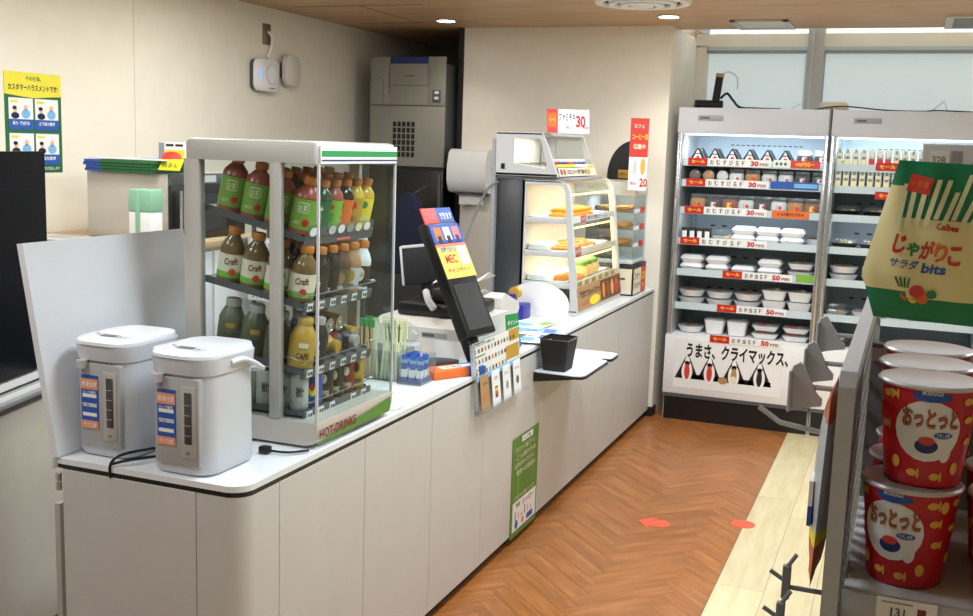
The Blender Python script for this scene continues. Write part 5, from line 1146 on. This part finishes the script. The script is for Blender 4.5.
def row(kinds, xs, k, stack, case='left', y=None, names=None):
    hh = dict(pl=.05, wh=.05, ov=.048, bowl=.064, tub=.098, sushi=.072, bk=.05, blk=.062)
    for i, (kd, x) in enumerate(zip(kinds, xs)):
        for s_ in range(stack[i]):
            TB[kd].put(T3(x, (y or RY0+.14), SHZ[k]+.0005+s_*hh[kd]), '%s, %s from left, %s%s shelf of %s case' % ({'pl': 'white-lidded bento', 'wh': 'clear-lidded white bento', 'ov': 'oval white meal bowl', 'bowl': 'white noodle bowl', 'tub': 'tall white soup tub', 'sushi': 'clear sushi pack', 'bk': 'clear-lidded bento with red food', 'blk': 'black salad tray'}[kd], ORD[i], ['', 'upper one, '][s_] if stack[i] > 1 and s_ else ('lower one, ' if stack[i] > 1 else ''), nmk[k], case), 'food tray', 'food packs on the %s shelf of the %s case' % (nmk[k], case))
row(['sushi', 'pl', 'pl', 'pl', 'wh'], [-1.085, -.955, -.83+.02, -.665, -.56+.01], 3, [1, 2, 2, 2, 0])
TB['wh'].put(T3(-.57+.01, RY0+.30, SHZ[3]+.0005), 'clear-lidded white bento at rear right of fourth shelf', 'food tray', 'food packs on the fourth shelf of the left case')
row(['pl', 'pl', 'pl', 'pl', 'wh'], [-1.265, -1.105, -.945, -.785, -.60], 4, [2, 2, 1, 2, 2])
row(['ov', 'ov', 'ov', 'bowl', 'bowl'], [-1.26, -1.085, -.91, -.745, -.592], 5, [2, 2, 2, 2, 2])
row(['ov', 'tub', 'tub', 'bk', 'bk'], [-1.255, -1.10, -.96, -.785, -.60], 6, [1, 1, 1, 2, 2])
# right case
def sandwich():
    t = root('sandwich'); w, h, d = .018, .10, .04
    MB().poly([(-d, 0), (d, 0), (d, .012), (-d+.01, h)], 'x', -w, w, 'rice').poly([(-d-.001, 0), (d, 0), (d, .010), (-d+.008, h-.004)], 'x', -.006, .006, 'food3').build('bread', t, local=True)
    MB().box(-w-.001, w+.001, -d-.002, -d, 0, h, 'wrap').box(-w*.8, w*.8, -d-.003, -d-.0021, .01, .04, 'snackcream').box(-w*.8, w*.8, -d-.003, -d-.0021, .055, .075, 'cream').build('wrapper', t, local=True); return t
SW = Proto(sandwich)
def sandwich2():
    t = root('sandwich'); w, h, d = .018, .10, .04
    MB().poly([(-d, 0), (d, 0), (d, .012), (-d+.01, h)], 'x', -w, w, 'cream').build('bread', t, local=True)
    MB().box(-w-.001, w+.001, -d-.002, -d, 0, h, 'wrap').box(-w*.8, w*.8, -d-.003, -d-.0021, .01, .045, 'red2').box(-w*.5, w*.5, -d-.003, -d-.0021, .055, .08, 'white').build('wrapper', t, local=True); return t
SW2 = Proto(sandwich2)
for k in (0, 1):
    for i in range(12): (SW2 if i in (4, 5, 6) and k == 0 else SW).put(T3(-.425+i*.045, yp, SHZ[k]+.0005-(.04 if k else 0)*0), 'wrapped sandwich, %s from left, %s shelf of the right case' % (ORD[i], ['top', 'second'][k]), 'sandwich', 'sandwiches on the %s shelf of right case' % ['top', 'second'][k])
row(['blk', 'blk', 'blk', 'blk'], [-.36, -.20, -.04, .12], 2, [1, 1, 1, 1], 'right'); row(['blk', 'blk', 'blk', 'blk'], [-.36, -.20, -.04, .12], 3, [1, 1, 1, 1], 'right')
row(['ov', 'ov', 'ov'], [-.355, -.17, .02], 4, [2, 2, 1], 'right'); row(['sushi', 'wh', 'wh'], [-.375, -.21, -.03], 5, [1, 1, 1], 'right'); row(['blk', 'wh', 'wh'], [-.36, -.18, -.0], 6, [1, 1, 1], 'right')
# poster on lower front
b = MB(); PX, PY = -1.315, RY0-.0352; b.box(PX, PX+.66, PY-.0015, PY, .215, .525, 'white'); F = YF(PX, PY-.002, .215); F1 = YF(PX, PY-.0025, .215); F2_ = YF(PX, PY-.003, .215)
b.text('うまさ、クライマックス、', F1 @ T3(.075, .195, 0), .62, .095, 'black', .035)
b.add([(.04, .06, 0), (.60, .06, 0), (.60, .09, 0), (.04, .09, 0)], [(0, 1, 2, 3)], 'black', F)
for i, x in enumerate([.085, .225, .375, .53]):
    b.add([(x-.075, .06, 0), (x+.075, .06, 0), (x+.012, .20, 0), (x-.012, .20, 0)], [(0, 1, 2, 3)], 'nori', F)
    b.ell(F1 @ T3(x, .105, 0), .068, .135, 'rice'); b.ell(F1 @ T3(x, .165, 0), .03, .08, 'rice'); b.ell(F2_ @ T3(x, .105, 0), .034, .10, ['red2', 'red2', 'tan', 'nori'][i]); 
b.ell(F2_ @ T3(.31, .07, 0), .06, .045, 'tan'); b.ell(F2_ @ T3(.375, .08, .0003), .04, .05, 'cream')
tag(b.build('case_poster', loc=(PX+.33, PY, .215)), 'white poster with rice balls and brush lettering under left case', 'poster')
# things on top of the refrigerated cases
t = thing('handheld_lamp', 'black cylindrical device with upright grip lying on the left refrigerated case', 'device', (-1.22, 6.88, RH))
MB().tube([(-1.33, 6.86, RH+.03), (-1.17, 6.92, RH+.03)], .028, 'mattblack', 12).build('barrel', t); MB().tube([(-1.21, 6.90, RH+.05), (-1.195, 6.91, RH+.20)], .024, 'mattblack', 12).build('upright', t); MB().tube([(-1.195, 6.91, RH+.20), (-1.193, 6.912, RH+.222)], .026, 'tan', 12).build('cap', t)
MB().tube([(-1.19, 6.91, RH+.215), (-1.14, 6.92, RH+.235), (-1.09, 6.93, RH+.20), (-1.085, 6.93, RH+.13)], .004, 'lgrey', 6, 6).build('arc', t)
tag(MB().tube([(-1.18, 6.9, RH+.07), (-1.14, 6.89, RH+.10), (-1.10, 6.88, RH+.06), (-1.05, 6.86, RH+.015), (-.95, 6.84, RH+.008), (-.8, 6.86, RH+.006)], .008, 'black', 8, 6).build('cable', loc=(-1.1, 6.88, RH)), 'thick black cable curling on top of left case', 'cable')
tag(MB().lathe([(.085, 0), (.088, .02), (.082, .05), (.07, .058), (.001, .06)], 'cream', (-.50, 6.95, RH+.001), 24).build('round_dish', loc=(-.5, 6.95, RH)), 'cream round tub sitting where the two cases meet', 'tub')
tag(MB().tube([(-.62, 6.86, RH+.006), (-.45, 6.83, RH+.03), (-.2, 6.84, RH+.012), (.0, 6.86, RH+.01), (.1, 6.85, RH+.015), (.4, 6.86, RH+.006)], .004, 'black', 8, 8).tube([(-.75, 6.9, RH+.006), (-.7, 6.9, RH+.04), (-.62, 6.9, RH+.05), (-.55, 6.88, RH+.01)], .002, 'lgrey', 6, 8).tube([(.05, 6.86, RH+.01), (.12, 6.86, RH+.07), (.14, 6.86, RH+.01)], .002, 'dgrey', 6, 1).build('cable', loc=(-.2, 6.85, RH)), 'thin black cable running along the top of right case', 'cable')
# ================================================================== GONDOLA (right foreground)
GXP = -.040
t = gond = thing('gondola_shelf_unit', 'grey steel display shelf unit with perforated side panel at right', 'shelf unit', (.4, 1.3, 0))
GY = .95; GZ = 1.497
# near post with rounded top corner and top rail
b = MB(); b.poly([(GY, 0), (GY, GZ-.012), (GY+.012, GZ), (GY+.85, GZ), (GY+.85, GZ-.02), (GY+.03, GZ-.02), (GY+.018, GZ-.03), (GY+.018, 0)], 'x', GXP-.006, GXP+.008, 'gond'); b.build('side_frame', t)
MB().box(GXP-.006, GXP+.008, GY+.83, GY+.85, 0, GZ-.02, 'gond').build('rear_post', t)
# perforated panel: strips with slots
b = MB(); ny = 26
for i in range(ny):
    y0 = GY+.022+i*.0305; b.box(GXP-.001, GXP+.003, y0, y0+.012, .2, GZ-.02, 'gondk')
z = .2
while z < GZ-.03:
    b.box(GXP-.0012, GXP+.0032, GY+.018, GY+.83, z, z+.008, 'gondk'); z += .036
b.build('perforated_panel', t)
bk = MB().box(GXP+.01, .95, GY+.36, GY+.375, .1, GZ-.03, 'gondk'); 
bk.box(GXP+.01, .95, GY+.355, GY+.36, GZ-.05, GZ-.035, 'gond'); bk.build('back_panel', t)
SHG = 1.283
s_ = MB().box(GXP+.010, .95, GY+.03, GY+.36, SHG-.02, SHG, 'lgrey', .002).build('shelf', t)
MB().box(GXP+.010, .95, GY+.022, GY+.030, SHG-.03, SHG+.012, 'gond', .002).build('shelf_lip', s_)
b = MB(frame((.000, GY+.017, SHG-.006), (1, 0, 0), (0, .12, 1))); b.box(0, .050, 0, .020, 0, .001, 'white'); F = T3(0, 0, .0014); b.text('131', F @ T3(.012, .004, 0), .012, .008, 'dgrey', .02); b.rect(F, .034, .041, .003, .014, 'dred'); b.rect(F, .004, .03, .0155, .017, 'grey')
tag(b.build('price_card', loc=(.03, GY+.02, SHG-.02)), 'white price card reading 131 below the red snack cups', 'price card')
MB().box(GXP+.010, .95, GY+.03, GY+.36, .93, .95, 'lgrey', .002).build('lower_shelf', t)
# uprights carrying the header rail
for x in (.30, .90): MB().box(x, x+.03, GY+.33, GY+.36, GZ-.03, 1.72, 'gond').build('header_post', t)
rail = MB().box(.005, .95, GY+.335, GY+.345, 1.645, 1.698, 'lgrey', .002).build('header_rail', t)
b = MB(); F = YF(.005, GY+.3345, 1.645); b.rect(F, .008, .028, .026, .046, 'white'); b.rect(F, .030, .040, .026, .046, 'grey'); b.text('328', F @ T3(.010, .031, .0004), .014, .009, 'grey', .02); b.build('rail_label', rail)
# side hooks with card plates
def hook(y, z, L, lab, plate=True, tip=True):
    h = thing('display_hook', lab, 'hook', (GXP, y, z), group='display hooks on the side panel')
    x = GXP-.006
    MB().tube([(x, y, z), (x-.035 if plate else x-L+.02, y, z), (x-.05 if plate else x-L+.016, y, z+.0005)] if plate else [(x, y, z-.004), (x-L+.022, y, z+.004), (x-L, y, z+.018)], .0028, 'gond', 8).build('rod', h)
    if plate:
        b = MB(); b.poly([(x-L, z-.026), (x-L, z+.02), (x-L+.006, z+.024), (x-L+.010, z+.022), (x-.028, z-.006), (x-.022, z-.012), (x-.022, z-.018), (x-L+.012, z-.022)], 'y', y-.004, y+.004, 'gond'); b.build('card_plate', h)
        b = MB(); b.box(x-L-.003, x-L, y-.011, y+.011, z-.026, z+.016, 'gond', .001, 1); b.build('front_plate', h)
    MB().box(x-.002, x+.006, y-.012, y+.012, z-.012, z+.012, 'gond', .001, 1).build('mount', h)
hook(1.10, 1.451, .052, 'grey hook with card plate on the side panel, nearest one')
hook(1.26, 1.447, .052, 'grey hook with card plate on the side panel, middle one')
hook(1.48, 1.446, .056, 'grey hook with card plate on the side panel, farthest one')
hook(1.10, 1.407, .083, 'bare grey prong hook below the card plates', plate=False)
for (y, z, lab) in [(1.04, 1.262, 'lower pronged grey hook beside the hanging snack bag'), (1.0, 1.240, 'lowest pronged grey hook at the bottom edge')]:
    h = thing('display_hook', lab, 'hook', (GXP, y, z), group='display hooks on the side panel')
    MB().tube([(GXP, y, z), (-.082, y, z)], .0026, 'gondk', 8).build('rod', h)
    b = MB().box(-.088, -.080, y-.004, y+.004, z-.012, z+.022, 'gondk', .001, 1); b.tube([(-.082, y, z+.004), (-.100, y, z+.014)], .0022, 'gondk', 6).tube([(-.084, y, z+.02), (-.076, y, z+.034)], .0022, 'gondk', 6); b.build('prongs', h)
# bag hanging edge-on
t = thing('hanging_snack_bag', 'orange and clear snack bag hanging edge-on from side panel', 'snack bag', (-.060, 1.06, 1.27))
def pouch(F, w, h, d, fn, nx=10, nz=14, g=None):
    vs = []; 
    for side in (1, -1):
        for j in range(nz+1):
            for i in range(nx+1):
                u, v = i/nx, j/nz; th = (math.sin(PI*u)**.6 if 0 < u < 1 else 0)*(math.sin(PI*v)**.5 if 0 < v < 1 else 0)
                wr = .0012*math.sin(u*17+v*9)*(1 if 0 < u < 1 and 0 < v < 1 else 0)
                vs.append((u*w+(g(v)*(1-u) if g else 0), v*h, side*(d/2*th)+wr*side))
    mats = {}
    N = (nx+1)*(nz+1)
    b = MB(F); b.add(vs, [], 'white')
    for side in (0, 1):
        for j in range(nz):
            for i in range(nx):
                a = side*N+j*(nx+1)+i; f = (a, a+1, a+nx+2, a+nx+1)
                if side: f = f[::-1]
                b.f.append(f); b.m.append(b.mi(fn((i+.5)/nx, (j+.5)/nz)))
    return b
b = pouch(frame((-.0615, 1.03, 1.268), (0, 1, 0), (.03, 0, 1)), .12, .19, .020, lambda u, v: 'bagorange' if (v < .2 or v > .88) else ('bagclear' if v > .45 else ('yellow' if v < .3 else 'bagclear')))
b.build('bag', t)
MB().box(-.0700, -.0660, 1.045, 1.08, 1.325, 1.345, 'blue').box(-.0700, -.0660, 1.045, 1.08, 1.345, 1.37, 'white').build('label', t)
# snack pouch
t = thing('snack_pouch', 'green and cream snack pouch with red lettering hanging at right', 'snack pouch', (.04, 1.0, 1.545))
PW, PH = .100, .136
PF = frame((-.0300, .985, 1.5440), (.985, .02, -.03), (.03, -.04, 1))
def surf(u, v):   # matches pouch thickness
    th = (math.sin(PI*u)**.6 if 0 < u < 1 else 0)*(math.sin(PI*v)**.5 if 0 < v < 1 else 0); return .03/2*th+.0012*math.sin(u*17+v*9)
def pcol(u, v):
    if v < .19-.05*u: return 'snackgreen'
    if u < .12: return 'snackgreen' if v > .85 or v < .2 else 'snackcream'
    return 'snackcream' if v < .62+.05*math.sin(u*PI) else 'snackgreen'
def gx(v): return -.008+(.020*(v-.28)/.72 if v > .28 else .014*(1-v/.28))
b = pouch(PF, PW, PH, .03, pcol, 22, 26, gx)
# left gusset flare
b.build('bag', t)
def ptext(b, s_, u0, v0, w_, h_, m, bold=.02, lift=.0012, rot=0):
    vs, fs, W, H = text_mesh(s_, bold); out = []
    for x, y in vs:
        X_ = x/W*w_; Y_ = y/H*h_; u = u0+X_*math.cos(rot)-Y_*math.sin(rot); v = v0+X_*math.sin(rot)+Y_*math.cos(rot)
        out.append((u*PW+gx(v)*(1-u), v*PH, surf(u, v)+lift))
    b.add(out, fs, m)
def ppoly(b, pts, m, lift):
    # subdivide into strip quads: pts quad corners in uv
    n = 6; vs = []; fs = []
    (a, b1, c, d) = pts
    for i in range(n+1):
        for j in range(n+1):
            s_, q = i/n, j/n
            u = (a[0]*(1-s_)+b1[0]*s_)*(1-q)+(d[0]*(1-s_)+c[0]*s_)*q; v = (a[1]*(1-s_)+b1[1]*s_)*(1-q)+(d[1]*(1-s_)+c[1]*s_)*q
            vs.append((u*PW+gx(v)*(1-u), v*PH, surf(u, v)+lift))
    for i in range(n):
        for j in range(n): fs.append((i*(n+1)+j, (i+1)*(n+1)+j, (i+1)*(n+1)+j+1, i*(n+1)+j+1))
    b.add(vs, fs, m)
b = MB(PF)
ppoly(b, [(.14, .82), (.34, .80), (.35, .90), (.15, .925)], 'red2', .0016); ptext(b, '大容量', .16, .84, .16, .045, 'orange', lift=.0022)
for i, (u, v, du) in enumerate([(.14, .58, -.03), (.21, .60, -.02), (.28, .62, .0), (.35, .62, .03), (.42, .66, .05), (.49, .63, .06), (.56, .66, .08), (.63, .62, .10), (.71, .64, .10), (.79, .62, .12)]):
    ppoly(b, [(u, v), (u+.042, v), (u+.042+du, v+.28-(i % 3)*.04), (u+du, v+.28-(i % 3)*.04)], 'paleyellow', .0014+.0002*(i % 2))
b.build('printed_sticks', t)
b = MB(PF); ptext(b, 'Calbee', .46, .60, .18, .042, 'red', .03, rot=-.06)
for i, (ch, c) in enumerate(zip('じゃがりこ', ['red', 'green', 'red', 'orange', 'red2'])): ptext(b, ch, .17+i*.108, .43-.012*i, .100, .12 if ch != 'ゃ' else .09, c, .04)
ptext(b, 'サラダ', .18, .345, .22, .06, 'blue', .02, rot=-.05); ptext(b, 'bits', .43, .32, .18, .065, 'blue', .03); b.build('lettering', t)
b = MB(PF)
for (u, v, r1, c) in [(.22, .17, .05, 'orange'), (.30, .20, .06, 'red2'), (.35, .16, .05, 'orange'), (.28, .15, .04, 'yellow'), (.42, .19, .04, 'green')]:
    n = 14; vs = [((u+.08+r1*math.cos(2*PI*k/n))*PW, (v+.7*r1*math.sin(2*PI*k/n))*PH, surf(u, v)+.0022) for k in range(n)]; b.add(vs, [tuple(range(n))], c)
for k in range(4): ppoly(b, [(.27+k*.02, .22), (.285+k*.02, .22), (.265+k*.035, .29), (.25+k*.035, .28)], 'dgreen', .002+.0001*k)
b.build('printed_vegetables', t)
# hook that carries the pouch
t = thing('display_hook', 'grey hook hanging from header rail behind the snack pouch', 'hook', (.045, 1.28, 1.66), group='display hooks on the header rail')
MB().tube([(.045, GY+.335, 1.665), (.045, 1.02, 1.672), (.045, 1.0, 1.678)], .0022, 'gond', 8).build('rod', t)
# cups
def cup():
    t = root('snack_cup'); H = .0935; R0, R1 = .034, .0435
    def RR(z): return R0+(R1-R0)*z/H
    b = MB(); b.lathe([(R0-.002, 0), (R0, .002), (R0+.0002, .004), (R1, H), (R1, H+.001)], 'red', n=40)
    b.build('body', t, local=True)
    b = MB(); b.lathe([(R1-.001, H-.001), (R1+.0025, H), (R1+.003, H+.002), (R1+.001, H+.004), (R1-.002, H+.003)], 'foil', n=40); b.lathe([(.001, H+.0022), (R1-.001, H+.003)], 'lidred', n=40); b.build('rim', t, local=True)
    b = MB(); A = -PI/2
    def rr(z, e): return RR(z)+e
    b.cpatch(rr(.030, .0005), A-.78, A+.70, .026, .084, 'white', R2=rr(.084, .0005)); b.cpatch(rr(.026, .0006), A+.25, A+.55, .026, .045, 'white', R2=rr(.045, .0006)); b.build('white_oval', t, local=True)
    b = MB(); b.ctext('おっとっと', rr(.062, .0012), A, .058, .050, .019, 'brown', .05, R2=rr(.078, .0012)); b.ctext('おっとっと', rr(.062, .0015), A, .0585, .0495, .018, 'orange', .0, R2=rr(.078, .0015))
    b.cpatch(rr(.049, .0012), A+.10, A+.52, .049, .055, 'blue', R2=rr(.055, .0012)); b.ctext('うすしお味', rr(.050, .0016), A+.31, .0502, .012, .004, 'white', .02, R2=rr(.054, .0016))
    b.cpatch(rr(.034, .0012), A-.30, A+.22, .034, .048, 'dblue', R2=rr(.048, .0012)); b.cpatch(rr(.042, .0016), A-.22, A+.14, .042, .050, 'red2', R2=rr(.050, .0016)); b.build('front_print', t, local=True)
    b = MB()
    b.cpatch(rr(.086, .0008), A-.40, A+.40, .083, .0925, 'blue', R2=rr(.0925, .0008)); b.ctext('MORINAGA', rr(.09, .0014), A, .0895, .018, .004, 'white', .02, R2=rr(.094, .0014))
    k = 0
    for da, z in [(-1.0, .085), (-1.1, .055), (-.75, .022), (-.3, .014), (.25, .012), (.7, .020), (1.05, .045), (.95, .066), (1.1, .082), (.85, .084), (-.85, .086), (1.5, .03), (1.5, .06), (1.5, .085), (-1.5, .04), (-1.5, .07), (1.9, .05), (2.3, .07), (2.3, .03), (-2, .06)]:
        k += 1; wz = .0065; wa = .16
        if k % 3 == 0: b.cpatch(rr(z, .0009), A+da-.11, A+da+.11, z-.006, z+.006, 'crack', R2=rr(z+.01, .0009), shape=None)
        else:
            b.cpatch(rr(z-.003, .0009), A+da-wa, A+da+wa*.6, z-.0035, z+.0035, 'crack', R2=rr(z+.003, .0009)); b.cpatch(rr(z-.004, .0007), A+da+wa*.55, A+da+wa*.95, z-.005, z+.005, 'crack', R2=rr(z+.004, .0007))
    b.build('cracker_print', t, local=True)
    return t
CP = Proto(cup)
c0x, c0y = .0215, 1.065
CP.put(T3(c0x, c0y, SHG+.0005) @ RZ(-.35), 'red snack cup standing lowest at the front of the shelf', 'snack cup', 'red snack cups')
CP.put(T3(c0x+.008, c0y+.006, SHG+.0975) @ RZ(.05), 'red snack cup stacked on top of the front cup', 'snack cup', 'red snack cups')
for k in range(1, 3):
    CP.put(T3(c0x-.0+.004*k, c0y+.093*k, SHG+.0005) @ RZ(.2*k), 'red snack cup standing low, %s behind the front stack' % ORD[k-1], 'snack cup', 'red snack cups')
    CP.put(T3(c0x+.004+.002*k, c0y+.093*k, SHG+.0975) @ RZ(-.2*k), 'red snack cup stacked high, %s behind the front stack' % ORD[k-1], 'snack cup', 'red snack cups')
for k in range(2):
    CP.put(T3(c0x+.095, c0y-.005+.093*k, SHG+.0005) @ RZ(.3), 'red snack cup at the right edge of view, %s' % ['front one', 'rear one'][k], 'snack cup', 'red snack cups')
bpy.context.view_layer.update()
